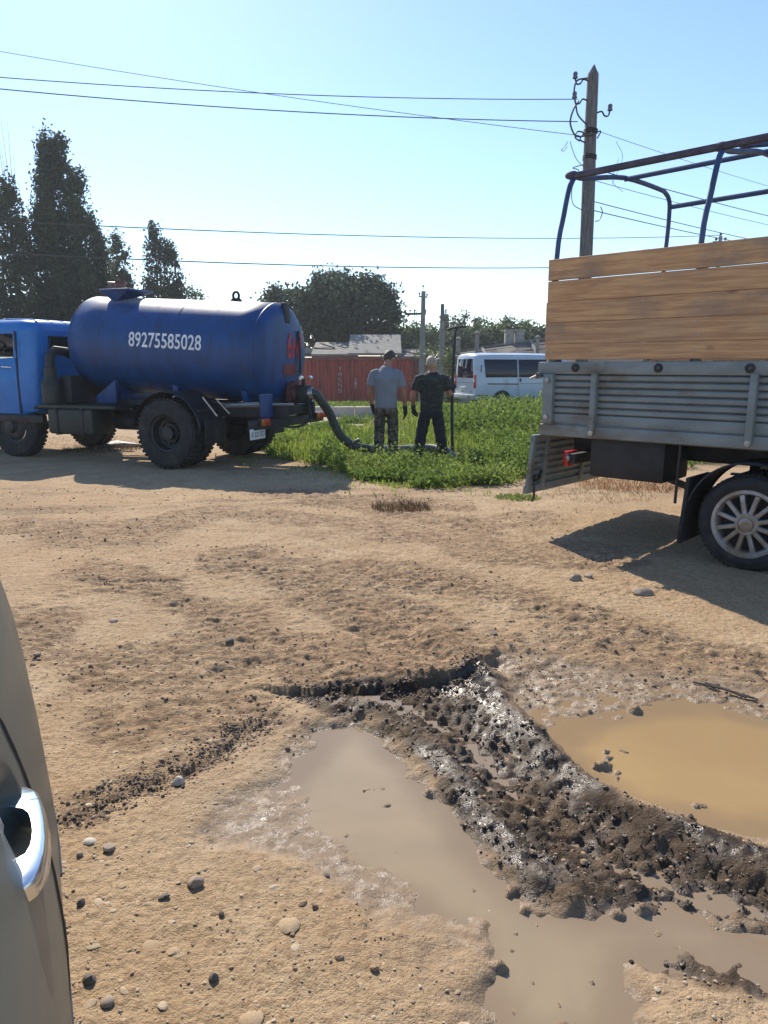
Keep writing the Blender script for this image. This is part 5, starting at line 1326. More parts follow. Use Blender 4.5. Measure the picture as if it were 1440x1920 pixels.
def make_person(label, loc, P, group=None):
    root = thing('person', label, 'person', loc, (0, 0, P.get('rz', 0)))
    gr = 0.0
    body = MB()
    # trunk
    for rings in (P['torso'],):
        body.loft([ering(c, rx * .93, ry * .93, tilt=tl) for c, rx, ry, tl in rings])
    nk = P['neck']; body.tube(nk, [.066, .060, .058], 12)
    hc = Vector(nk[-1]) + Vector(P['head_off']); hr = P['head_rot']
    Rm = Matrix.Rotation(hr[1], 3, 'Z') @ Matrix.Rotation(-hr[0], 3, 'X') @ Matrix.Rotation(hr[2], 3, 'Y')
    def head_pt(t, a, k=1.0):               # t: -1 chin .. 1 crown, a: angle from +x
        r = max(.02, 1 - abs(t) ** 2.5) ** .5; ca, sa = math.cos(a), math.sin(a)
        w = .084 if t > -.1 else .084 + .024 * t
        fwd = .106 if sa > 0 else .110
        y = sa * r * fwd * (1 if t > -.2 or sa > 0 else 1 + .35 * (t + .2))
        return hc + Rm @ Vector((ca * r * w * k, y * k + (.012 if t < -.3 else 0), t * .132 * (k if t > 0 else 1)))
    ts = [-.98, -.9, -.75, -.55, -.3, 0, .3, .55, .75, .9, .98]; n = 18
    body.loft([[head_pt(t, 2 * math.pi * k / n) for k in range(n)] for t in ts])
    body.loft([[hc + Rm @ Vector(q) for q in r_] for r_ in ([(-.012, .09, -.045), (.012, .09, -.045), (.008, .09, .02), (-.008, .09, .02)], [(-.010, .122, -.035), (.010, .122, -.035), (.004, .102, .02), (-.004, .102, .02)])])
    body.box(hc + Rm @ Vector((0, .094, -.075)), (.05, .02, .02), Rm)
    for s in (-1, 1):
        body.ball(hc + Rm @ Vector((s * .088, -.010, -.012)), .034, 10, 6, (.42, .75, 1.05), Rm)
    # arms down to the wrist
    for arm in P['arms']:
        pts = smooth_path(arm['pts'], 5); k = len(pts)
        rr = [.058 - .024 * (i / (k - 1)) + (.006 if .50 < i / k < .72 else 0) for i in range(k)]
        body.tube(pts, rr, 12)
    for leg in P['legs']:
        pts = smooth_path(leg, 4); k = len(pts)
        body.tube(pts, [.088 - .045 * (i / (k - 1)) for i in range(k)], 12)
    bd = soft(body.build('body', P['skin'], root), .013, 5)
    for s in (-1, 1):
        MB().ball(hc + Rm @ Vector((s * .030, .086, .0)), .012, 8, 5).build('eye', M['eye'], root)
    # hair: a cap of the head shape
    h = MB(); n = 24; rows = [-.9, -.8, -.7, -.6, -.5, -.35, -.2, 0, .2, .4, .6, .78, .92, .985]
    grid = [[head_pt(t, 2 * math.pi * k / n, 1.075) + Rm @ Vector((0, 0, .006)) for k in range(n)] for t in rows]
    ok = lambda t, a: t > (.48 + .30 * math.sin(a) if math.sin(a) > 0.05 else P['nape'] + .25 * max(0, 1 + math.sin(a) * 1.0))
    h.v = [p for r_ in grid for p in r_]
    for i in range(len(rows) - 1):
        for k in range(n):
            a = 2 * math.pi * (k + .5) / n
            if ok((rows[i] + rows[i + 1]) / 2, a): h.f.append((i * n + k, i * n + (k + 1) % n, (i + 1) * n + (k + 1) % n, (i + 1) * n + k))
    h.f.append(tuple((len(rows) - 1) * n + k for k in range(n)))
    ho = h.build('hair', P['hair'], root, smooth=80)
    sd = ho.modifiers.new('thick', 'SOLIDIFY'); sd.thickness = .010; sd.offset = -.6
    # shirt
    s_ = MB(); s_.loft([ering(c, rx, ry, tilt=tl) for c, rx, ry, tl in P['shirt']])
    for arm in P['arms']:
        sl = arm['sleeve']; s_.tube(sl[0], sl[1], 14)
    shirt = soft(s_.build('shirt', P['shirt_m'], root), .014, 4)
    # trousers
    t_ = MB(); t_.loft([ering(c, rx, ry) for c, rx, ry in P['hips']])
    for leg, rr in zip(P['trouser'], P['trouser_r']):
        t_.tube(smooth_path(leg, 4), [rr[0] + (rr[1] - rr[0]) * (i / (4 * (len(leg) - 1))) + (.006 * math.sin(i * 1.9)) for i in range(4 * (len(leg) - 1) + 1)], 14)
    soft(t_.build('trousers', P['trouser_m'], root), .014, 3)
    b = MB(); b.loft([ering((c[0], c[1], c[2] + dz), rx + .006, ry + .006) for dz in (-.018, .018) for c, rx, ry in [P['hips'][-1]]]); b.build('belt', M['black_plastic'], root)
    for leg in P['legs']:
        a = Vector(leg[-1]); b = MB()
        b.loft([[a + Vector((x * w, y, z)) for x, z in ((-1, -.075), (1, -.075), (.8, h_), (-.8, h_))] for y, w, h_ in ((-.075, .036, .02), (-.03, .042, .06), (.06, .046, .0), (.13, .046, -.03), (.19, .030, -.045))])
        soft(b.build('boot', M['boot'], root), .012, 3)
    # gloves with separate fingers
    for arm in P['arms']:
        w = Vector(arm['pts'][-1]); d = ((w - Vector(arm['pts'][-2])).normalized() if 'hand_dir' not in arm else Vector(arm['hand_dir']).normalized()) * 1.25
        pal = Vector(arm['palm']).normalized() * 1.25; side = d.cross(pal).normalized() * 1.25
        b = MB(); rings = []
        for f, hw, th in ((-.035, .040, .034), (0, .036, .030), (.04, .044, .024), (.085, .046, .020), (.10, .042, .016)):
            rings.append([w + d * f + side * hw * math.cos(2 * math.pi * k / 12) + pal * th * math.sin(2 * math.pi * k / 12) for k in range(12)])
        b.loft(rings)
        for i, (off, ln) in enumerate(((-.034, .070), (-.012, .080), (.011, .076), (.033, .060))):
            p0 = w + d * .085 + side * off; c = arm.get('curl', .5)
            p1 = p0 + (d * math.cos(c) + pal * math.sin(c)) * ln * .45
            p2 = p1 + (d * math.cos(2 * c) + pal * math.sin(2 * c)) * ln * .33
            p3 = p2 + (d * math.cos(3 * c) + pal * math.sin(3 * c)) * ln * .28
            b.tube([p0 - d * .02, p0, p1, p2, p3], [.014, .014, .0135, .012, .010], 8)
        ts_ = arm.get('thumb', 1)
        p0 = w + d * .03 + side * .032 * ts_
        b.tube([p0, p0 + side * .022 * ts_ + d * .025 + pal * .006, p0 + side * .026 * ts_ + d * .055 + pal * .022, p0 + side * .018 * ts_ + d * .078 + pal * .034], [.019, .017, .015, .011], 8)
        gl = soft(b.build('glove', M['glove'], root), .0065, 2)
        if arm.get('cuff'):
            b = MB(); b.tube([w - d * .05, w - d * .02], [.042, .040], 14); b.build('glove_cuff', M['cuff'], gl)
    return root

gz1 = H(.02, 12.0)
P1 = dict(rz=R(-4), skin=M['skin'], hair=M['hair_dark'], shirt_m=M['shirt_grey'], trouser_m=M['camo_trousers'], nape=-.84,
    torso=[((0, 0, .86), .15, .10, 0), ((0, -.01, 1.0), .145, .10, 0), ((0, -.03, 1.2), .17, .11, 0), ((0, -.03, 1.36), .18, .105, 0), ((0, .0, 1.45), .12, .075, 0), ((0, .02, 1.48), .07, .06, 0)],
    neck=[(0, .015, 1.42), (.01, .045, 1.50), (.02, .085, 1.565)], head_off=(.014, .060, .050), head_rot=(R(42), R(-24), R(4)),
    arms=[dict(pts=[(-.19, -.01, 1.40), (-.235, -.03, 1.26), (-.250, -.02, 1.12), (-.245, .03, .98), (-.225, .06, .855)], palm=(1, .25, 0), curl=.42, thumb=-1, sleeve=([(-.12, -.01, 1.41), (-.20, -.015, 1.38), (-.235, -.025, 1.27), (-.245, -.025, 1.18)], [.060, .070, .068, .071])),
          dict(pts=[(.19, .0, 1.40), (.235, -.02, 1.26), (.265, .0, 1.11), (.290, .06, .97), (.300, .11, .83)], palm=(-1, .3, 0), curl=.28, thumb=1, cuff=True, sleeve=([(.12, -.01, 1.41), (.20, -.01, 1.38), (.238, -.02, 1.27), (.255, -.01, 1.17)], [.060, .070, .070, .073]))],
    legs=[[(-.095, 0, .86), (-.11, .01, .48), (-.115, -.02, .085)], [(.095, 0, .86), (.105, .01, .48), (.11, .0, .085)]],
    shirt=[((0, -.01, .83), .175, .128, 0), ((0, -.015, .88), .178, .130, 0), ((0, -.02, 1.02), .176, .126, 0), ((0, -.035, 1.2), .184, .136, 0), ((0, -.045, 1.32), .190, .128, 0), ((0, -.03, 1.40), .160, .105, .1), ((0, .0, 1.465), .095, .08, .2), ((0, .02, 1.50), .075, .066, .2)],
    hips=[((0, .0, .72), .165, .125), ((0, -.005, .80), .182, .14), ((0, 0, .90), .165, .12)],
    trouser=[[(-.092, 0, .80), (-.105, 0, .62), (-.112, .012, .45), (-.118, -.01, .25), (-.118, -.015, .09)], [(.092, 0, .80), (.105, 0, .62), (.108, .012, .45), (.112, -.01, .25), (.112, .0, .09)]],
    trouser_r=[(.098, .080), (.098, .080)])
make_person('man in grey t-shirt and camouflage trousers bowing his dark haired head', (.035, 12.0, gz1), P1)
gz2_ = H(.76, 12.2)
P2 = dict(rz=R(3), skin=M['skin2'], hair=M['hair_pale'], shirt_m=M['camo_shirt'], trouser_m=M['navy_cloth'], nape=-.64,
    torso=[((0, 0, .84), .16, .115, 0), ((0, .0, 1.0), .17, .12, 0), ((0, -.02, 1.2), .185, .125, 0), ((0, -.02, 1.34), .19, .115, 0), ((0, .0, 1.43), .13, .085, 0), ((0, .015, 1.46), .08, .066, 0)],
    neck=[(0, .01, 1.40), (.0, .025, 1.455), (.0, .045, 1.50)], head_off=(.0, .020, .085), head_rot=(R(24), R(7), R(-3)),
    arms=[dict(pts=[(-.205, -.01, 1.36), (-.265, -.03, 1.22), (-.305, -.01, 1.09), (-.310, .04, .98), (-.300, .07, .87)], palm=(1, .5, 0), curl=.5, thumb=1, cuff=True, sleeve=([(-.13, -.01, 1.37), (-.215, -.01, 1.34), (-.258, -.02, 1.24), (-.278, -.025, 1.15)], [.078, .088, .084, .088])),
          dict(pts=[(.205, -.01, 1.36), (.262, -.01, 1.24), (.290, .0, 1.13), (.325, .08, 1.09), (.350, .175, 1.12)], hand_dir=(.05, .22, .95), palm=(.3, 1, -.1), curl=.8, thumb=-1, sleeve=([(.13, -.01, 1.37), (.215, -.01, 1.34), (.255, -.01, 1.25), (.275, .01, 1.17)], [.078, .088, .088, .092]))],
    legs=[[(-.10, 0, .84), (-.165, .01, .47), (-.205, -.01, .085)], [(.10, 0, .84), (.155, .01, .47), (.195, -.01, .085)]],
    shirt=[((0, 0, .80), .190, .145, 0), ((0, 0, .86), .194, .148, 0), ((0, -.01, 1.02), .196, .146, 0), ((0, -.025, 1.2), .212, .148, 0), ((0, -.03, 1.32), .222, .138, 0), ((0, -.015, 1.39), .19, .112, .1), ((0, .0, 1.445), .115, .085, .2), ((0, .01, 1.468), .085, .07, .2)],
    hips=[((0, .0, .70), .172, .13), ((0, -.005, .78), .186, .145), ((0, 0, .88), .175, .13)],
    trouser=[[(-.092, 0, .78), (-.128, 0, .62), (-.16, .012, .45), (-.19, -.01, .25), (-.207, -.015, .07)], [(.092, 0, .78), (.125, 0, .62), (.153, .012, .45), (.182, -.01, .25), (.198, -.01, .07)]],
    trouser_r=[(.108, .090), (.108, .090)])
make_person('stocky pale haired man in dark camouflage t-shirt holding an upright iron bar', (.775, 12.2, gz2_), P2).scale = (.97, .97, .96)
# the iron bar with its cross handle
tx, ty = g(850, 868, .0)
tb = thing('iron_bar', 'tall dark iron bar with a cross handle held upright by the pale haired man', 'tool', (1.135, 12.43, H(1.135, 12.43)))
MB().tube([(.015, -.10, -.03), (-.005, -.02, .7), (.0, .0, 1.16), (.02, .04, 1.75), (.035, .05, 2.02), (.06, .05, 2.10)], [.026, .026, .025, .022, .020, .019], 10).build('shaft', M['iron'], tb)
MB().tube([(-.10, .04, 2.075), (.0, .05, 2.105), (.08, .05, 2.12), (.21, .06, 2.125)], .017, 8).build('handle', M['iron'], tb)

# ------------------------------------------------------------------ poles and wires
pp_ = thing('utility_pole', 'weathered wooden utility pole with pointed top behind the flatbed lorry', 'utility pole', (4.46, 17.0, H(4.46, 17)))
def zm(z): return float(np.interp(z, [-1, 0, 2.45, 2.75, 4.4, 4.62, 5.45, 7.05, 7.52], [-1, 0, 4.55, 4.78, 5.70, 5.83, 6.13, 7.40, 7.66]))
b = MB(); rings = []
for z, r_ in [(-.2, .150), (1, .148), (2.5, .143), (3.8, .138), (4.6, .134), (5.4, .129), (6.2, .124), (7.0, .118), (7.22, .114)]:
    rings.append([Vector((.0 + -.010 * zm(z) + r_ * math.cos(a) * (1 + .05 * math.sin(3 * a + z)), r_ * math.sin(a) * (1 + .05 * math.cos(2 * a + z)), zm(z))) for a in (2 * math.pi * k / 14 for k in range(14))])
rings.append([Vector((-.09 + .075 * math.cos(a) + .02, .05 * math.sin(a), 7.56)) for a in (2 * math.pi * k / 14 for k in range(14))])
rings.append([Vector((-.08 + .012 * math.cos(a) + .02, .02 * math.sin(a), 7.67)) for a in (2 * math.pi * k / 14 for k in range(14))])
b.loft(rings); post = b.build('post', M['pole_wood'], pp_)
def px_(z): return -.010 * z
for z in (zm(5.72), zm(4.62)):
    b = MB()
    for k in range(3):
        b.tube([(px_(z) + .142 * math.cos(a), .142 * math.sin(a), z + .035 * k + .01 * math.sin(a * 2)) for a in (2 * math.pi * q / 14 for q in range(15))], .012, 5, caps=False)
    b.build('wire_binding', M['iron'], pp_)
def hook(s, z, lbl='insulator_hook'):
    x = px_(z) + s * .11
    b = MB(); b.tube(smooth_path([(x, -.02, z), (x + s * .10, -.03, z + .02), (x + s * .16, -.03, z - .06), (x + s * .24, -.03, z - .06), (x + s * .27, -.03, z + .06)], 5), .017, 7); h_ = b.build(lbl, M['iron'], pp_)
    b = MB(); b.lathe([(.03, .0), (.055, .01), (.05, .05), (.035, .065), (.05, .08), (.045, .12), (.03, .135), (.001, .14)], (x + s * .27, -.03, z + .03), (0, 0, 1), 12); b.build('insulator', M['porcelain'], h_)
    return Vector((x + s * .27, -.03, z + .10))
hk = [hook(-1, 7.36), hook(-1, 6.98), hook(1, 6.74)]
for pts, r_ in (([(-.20, -.05, 7.05), (-.42, -.06, 6.98), (-.47, -.06, 6.7), (-.42, -.06, 6.4), (-.36, -.05, 6.15), (-.19, -.1, 5.9)], .020),
                ([(-.36, -.05, 6.5), (-.46, -.06, 6.3), (-.52, -.05, 6.0), (-.46, -.05, 5.75), (-.36, -.06, 5.62), (-.17, -.12, 5.62)], .021),
                ([(-.30, -.06, 5.5), (-.40, -.05, 5.6), (-.36, -.05, 5.74), (-.24, -.08, 5.70), (-.30, -.06, 5.55), (-.2, -.1, 5.45)], .018),
                ([(-.5, -.05, 5.5), (-.46, -.05, 5.2), (-.35, -.05, 4.6), (-.2, -.12, 4.3)], .008),
                ([(-.55, -.05, 5.5), (-.62, -.04, 5.25), (-.68, -.04, 5.1), (-.62, -.04, 5.05), (-.56, -.05, 5.3)], .008),
                ([(-.2, -.1, 4.4), (-.42, -.05, 4.3), (-.3, -.08, 4.2), (-.35, -.06, 3.9), (-.42, -.05, 3.5), (-.38, -.05, 3.0), (-.2, -.12, 2.75)], .011),
                ([(.05, -.12, 5.55), (.1, -.16, 5.72), (-.12, -.16, 5.6), (-.2, -.1, 5.7)], .016),
                ([(.22, -.05, 2.9), (.26, -.06, 2.7), (.2, -.08, 2.5), (.1, -.12, 2.45)], .012)):
    MB().tube(smooth_path([(a_, b_, zm(c_)) for a_, b_, c_ in pts], 5), r_ * .9, 6).build('cable_loop', M['wire'], pp_)
def wire(p, q, sag, r_, label, group=None, n=28):
    p, q = Vector(p), Vector(q); b = MB()
    pts = [p.lerp(q, t) - Vector((0, 0, 4 * sag * t * (1 - t))) for t in (k / n for k in range(n + 1))]
    o_ = pts[0]; b.tube([x - o_ for x in pts], r_, 5)
    o = b.build('wire', M['wire']); o.location = o_
    return tag(o, label, 'wire', group)
B = Vector(pp_.location)
GL = 'overhead wires'
def ext(p, q, k): return Vector(p) + (Vector(q) - Vector(p)) * k
e1 = B + hk[0] + Vector((-.02, 0, -.46))
for u0, v0, v1, y1, sg_, r_, lb in ((1083, 186, 116, 15.0, .28, .0085, 'higher of the two thin wires running left from the pole hooks'), (1083, 228, 138, 15.0, .28, .010, 'lower of the two wires running left from the pole hooks'),
                                    (1086, 254, 80, 19.0, .20, .0065, 'thin wire that crosses the other two on its climb to the upper left')):
    p_ = atY(u0, v0, 16.95); wire(p_, ext(p_, atY(0, v1, y1), 1.6), sg_, r_, lb, GL)
# the second line, behind the pole, low across the sky
far_p = atY(1351, 446, 48)
wire(atY(1351, 441, 48), ext(atY(1351, 441, 48), atY(0, 386, 26), 1.35), .62, .019, 'upper of the two wires of the far line low across the sky', GL, 44)
wire(atY(1330, 492, 40), ext(atY(1330, 492, 40), atY(0, 441, 22), 1.35), .62, .019, 'lower of the two wires of the far line low across the sky', GL, 44)
for (u0, v0, u1, v1, r_, lb) in ((1116, 244, 1440, 342, .006, 'topmost wire leading right from the wooden pole'), (1113, 316, 1440, 398, .011, 'wire leading right from the pole below the binding, passing over the hoops'),
                             (1113, 338, 1440, 415, .007, 'faint wire leading right just under the thicker one'), (1110, 377, 1425, 446, .010, 'wire leading right from the pole close above the planks'),
                             (1110, 394, 1395, 449, .011, 'lowest wire leading right from the pole to the planks')):
    a_ = atY(u0, v0, 17.0); wire(a_, ext(a_, atY(u1, v1, 24), 1.9), .10, r_, lb, GL)
for k, (u0, v0, u1, v1) in enumerate(((1155, 265, 1148, 345), (1160, 298, 1168, 360))):
    p_ = atY(u0, v0, 17.6); q_ = atY(u1, v1, 17.6); m_ = (p_ + q_) / 2 + Vector((.18, 0, .1)) * (-1 if k else 1)
    MB().tube(smooth_path([p_ - B, m_ - B, q_ - B], 8), .005, 5).build('loose_end', M['wire'], pp_)

fp = atY(791, 690, 34); fp.z = H(fp.x, fp.y)
f2 = thing('utility_pole', 'thin distant utility pole with a one-sided crossarm above the weeds', 'utility pole', tuple(fp))
ftop = atY(792, 546, 34).z - fp.z
MB().tube([(-.02, 0, -.2), (.04, 0, ftop)], [.13, .095], 10).build('post', M['pole_conc'], f2)
MB().bar((-.78, 0, ftop - .98), (.16, 0, ftop - .96), .09, .09).build('crossarm', M['iron'], f2)
for x, z in ((-.76, -.93), (-.55, -.93), (-.34, -.93), (.14, -.93), (-.14, -.2), (.2, -.25), (.02, .12)):
    b = MB(); b.cyl((x, 0, ftop + z - .06), (x, 0, ftop + z + .08), .016, 6); b.ball((x, 0, ftop + z + .1), .045, 8, 5); b.build('insulator', M['iron'], f2)
MB().bar((-.16, 0, ftop - .22), (.22, 0, ftop - .25), .05, .05).build('bracket', M['iron'], f2)
for x, h_ in ((-.36, 3.9), (-.27, 4.4)):
    MB().cyl((x, .0, .0), (x, .0, ftop - .75), .012, 6).build('earth_wire', M['wire'], f2)
b = MB(); b.box((.10, -.12, ftop - 2.7), (.12, .06, .06)); b.build('name_tag', M['white_print'], f2)
fp = atY(828, 690, 37); fp.z = H(fp.x, fp.y); ht = atY(828, 570, 37).z - fp.z
st_ = thing('smokestack', 'plain thin stove pipe mast standing right of the distant pole', 'mast', tuple(fp))
b = MB(); b.tube([(0, 0, -.2), (0, 0, ht - .8)], [.13, .11], 12); b.build('mast_base', M['pole_conc'], st_)
b = MB(); b.tube([(0, 0, ht - .8), (0, 0, ht)], [.10, .085], 12); b.build('mast_top', M['pole_wood'], st_)
fp = Vector((far_p.x, far_p.y, H(far_p.x, far_p.y))); ht = atY(1351, 438, 48).z - fp.z
f3 = thing('utility_pole', 'far pole whose insulators just peep over the plank side', 'utility pole', tuple(fp))
MB().tube([(0, 0, 0), (0, 0, ht - .15)], [.15, .11], 10).build('post', M['pole_conc'], f3)
MB().bar((-.45, 0, ht - .5), (.45, 0, ht - .5), .1, .1).build('crossarm', M['iron'], f3)
for x, z in ((-.26, -.32), (0, -.03), (.3, -.3)):
    b = MB(); b.cyl((x, 0, ht + z - .2), (x, 0, ht + z - .05), .02, 6); b.ball((x, 0, ht + z), .09, 8, 5); b.build('insulator', M['iron'], f3)

# ------------------------------------------------------------------ the silver car right beside us (x forward = towards us, y to its left, our side)
cr = thing('silver_car', 'dusty silver grey car side with a chrome door handle at the left edge', 'car', (0, 0, 0), (0, 0, 0))
CAR_P = Vector((-.383, .7425, 0)); cyaw = math.atan2(-.899, .438)
Wc = .90
cr.rotation_euler = (0, 0, cyaw)
lf = Vector((-math.sin(cyaw), math.cos(cyaw), 0))
cr.location = CAR_P - lf * Wc
PLAN = [(-2.42, -.22), (-2.2, -.165), (-1.9, -.108), (-1.57, -.066), (-1.13, -.020), (-.73, .004), (-.54, .013), (-.07, .011), (.5, .010), (1.2, .0), (1.7, -.02), (2.1, -.08), (2.3, -.16)]
PROF = [(.24, -.12), (.30, -.060), (.38, -.030), (.46, -.012), (.60, -.002), (.66, .0), (.72, -.002), (.80, -.008), (.90, -.022), (.97, -.036), (1.04, -.055), (1.09, -.080), (1.12, -.115)]
def plan(x):
    for (a, p), (c, q) in zip(PLAN[:-1], PLAN[1:]):
        if a <= x <= c: return p + (q - p) * (x - a) / (c - a)
    return PLAN[0][1] if x < PLAN[0][0] else PLAN[-1][1]
def prof_n(z):
    for (a, p), (c, q) in zip(PROF[:-1], PROF[1:]):
        if a <= z <= c: return p + (q - p) * (z - a) / (c - a)
    return PROF[0][1] if z < PROF[0][0] else PROF[-1][1]
def skin_pt(x, z, o=0, s=1): return Vector((x, s * (Wc + plan(x) + prof_n(z) + o), z))
nst = [-2.42, -2.35, -2.2, -2.05, -1.9, -1.75, -1.57, -1.35, -1.13, -.93, -.73, -.54, -.3, -.24, -.19, -.16, -.14, -.125, -.11, -.09, -.07, -.05, -.03, -.01, .005, .02, .04, .07, .14, .2, .5, .8, 1.2, 1.45, 1.7, 1.9, 2.1, 2.3]
zs = [.24, .30, .38, .46, .52, .56, .60, .66, .72, .80, .86, .90, .92, .935, .95, .965, .98, .995, 1.01, 1.025, 1.04, 1.055, 1.09, 1.12]
def dent(x, z):                          # the finger scoop behind the handle
    return -.034 * max(0, 1 - ((x + .06) / .078) ** 2 - ((z - .967) / .058) ** 2) ** .6
b = MB(); rings = []
for x in nst:
    side = [skin_pt(x, z, dent(x, z)) for z in zs]; oth = [skin_pt(x, z, 0, -1) for z in zs]
    rings.append(side + oth[::-1])
b.loft(rings); cb = b.build('body', M['car_paint'], cr, smooth=60)
# greenhouse and roof
gh = [(-2.2, 1.11, .62), (-1.95, 1.42, .62), (-1.6, 1.50, .64), (-.6, 1.535, .66), (.3, 1.50, .65), (1.05, 1.12, .70)]
b = MB(); b.loft([[Vector((x, -.76, 1.10)), Vector((x, -w, z - .03)), Vector((x, -w + .1, z)), Vector((x, w - .1, z)), Vector((x, w, z - .03)), Vector((x, .76, 1.10))] for x, z, w in gh]); b.build('greenhouse', M['tint_glass'], cr, .02)
b = MB(); b.loft([[Vector((x, -w - .01, z - .05)), Vector((x, -w + .1, z + .012)), Vector((x, w - .1, z + .012)), Vector((x, w + .01, z - .05))] for x, z, w in gh[1:5]]); b.build('roof', M['car_paint'], cr, .01)
# gaps between door, wing and tail
def gap(xf, name='door_gap', z0=.30, z1=1.11):
    b = MB(); zz = [z0 + (z1 - z0) * k / 20 for k in range(21)]
    b.tube([skin_pt(xf(z), z, -.0005) for z in zz], .0042, 6); return b.build(name, M['black_plastic'], cb)
gap(lambda z: -.215 - .05 * max(0, (.6 - z)))
gap(lambda z: -1.52 - .10 * (z - .6), 'bumper_gap')
gap(lambda z: .95)
b = MB(); b.tube([skin_pt(x, .565, -.0015) for x in [-.40 + .06 * k for k in range(30)]], .0085, 6); b.build('door_moulding', M['black_plastic'], cb)
b = MB(); b.tube([skin_pt(x, .66 - .02 * k / 12, .0) for k, x in enumerate([-1.5 + .09 * k for k in range(13)])], .004, 5); b.build('wing_trim', M['black_plastic'], cb)
# chrome pull handle: grip, end cap, keyhole seat
hz = .944; hx = -.06
outer = [(-.112, -.004), (-.104, .010), (-.088, .018), (-.06, .0225), (-.02, .025), (.02, .025), (.055, .022), (.080, .016), (.096, .008), (.104, -.004)]
inner = [(-.056, -.014), (-.052, .001), (-.035, .009), (0, .012), (.03, .010), (.052, .002), (.058, -.014)]
def strip(x0, x1, name, par, hw=.0145):
    xs2 = [x0 + (x1 - x0) * k / 12 for k in range(13)]
    def ip(c, x):
        if x <= c[0][0] or x >= c[-1][0]: return None
        for (p, q), (r2, t2) in zip(c[:-1], c[1:]):
            if p <= x <= r2: return q + (t2 - q) * (x - p) / (r2 - p)
    b = MB(); rings = []
    for x in xs2:
        o = ip(outer, x); o = -.004 if o is None else o
        i = ip(inner, x); i = -.02 if i is None else i
        i = min(i, o - .004); c = .004; h2 = hw * (1 - .25 * max(0, (abs(x + .005) - .07) / .05))
        rings.append([skin_pt(x + hx, hz - h2, i), skin_pt(x + hx, hz - h2, o - c), skin_pt(x + hx, hz - h2 + c, o), skin_pt(x + hx, hz + h2 - c, o), skin_pt(x + hx, hz + h2, o - c), skin_pt(x + hx, hz + h2, i)])
    b.loft(rings); return b.build(name, M['chrome'], par, smooth=50)
dh_ = strip(-.0655, .1035, 'door_handle', cr)
strip(-.1115, -.067, 'handle_cap', dh_)
for s in (1, -1):
    for x in (-1.30, 1.35):
        wheel(cr, (x, s * (Wc - .03 + plan(x) - .0), .31), s, .315, .2, .20, 'car')
for y in (-.55, .55):
    b = MB(); b.box((-2.42, y, .85), (.05, .36, .16)); b.build('tail_light', M['red_lens'], cr, .02)
    b = MB(); b.box((2.28, y, .72), (.08, .36, .14)); b.build('headlight', M['white_lens'], cr, .02)
# ------------------------------------------------------------------ trees
rg = np.random.default_rng(11)
LEAF_D = leaf_mat('leaf_dark', (.040, .055, .040), (.080, .105, .062), .42, .5)
LEAF_M = leaf_mat('leaf_mid', (.055, .085, .035), (.105, .145, .06), .42, .4)
LEAF_L = leaf_mat('leaf_light', (.075, .105, .035), (.125, .155, .06), .40, .4)

def leaf_cards(C, size, up=0.0):
    n = len(C)
    a = rg.normal(size=(n, 3)); a[:, 2] += up; a /= np.linalg.norm(a, axis=1)[:, None]
    r = rg.normal(size=(n, 3)); b = np.cross(a, r); b /= np.linalg.norm(b, axis=1)[:, None]
    s = (size * (.6 + .8 * rg.random(n)))[:, None]
    V = np.stack([C - a * s * .55, C + b * s * .34, C + a * s * .55, C - b * s * .34], 1).reshape(-1, 3)
    Fc = np.arange(4 * n).reshape(n, 4)
    return V, Fc, np.repeat(rg.random(n), 4)

def clumps(centres, per, sig, size, up=0):
    n = len(centres)
    C = np.repeat(centres, per, 0) + rg.normal(size=(n * per, 3)) * np.asarray(sig)
    return C

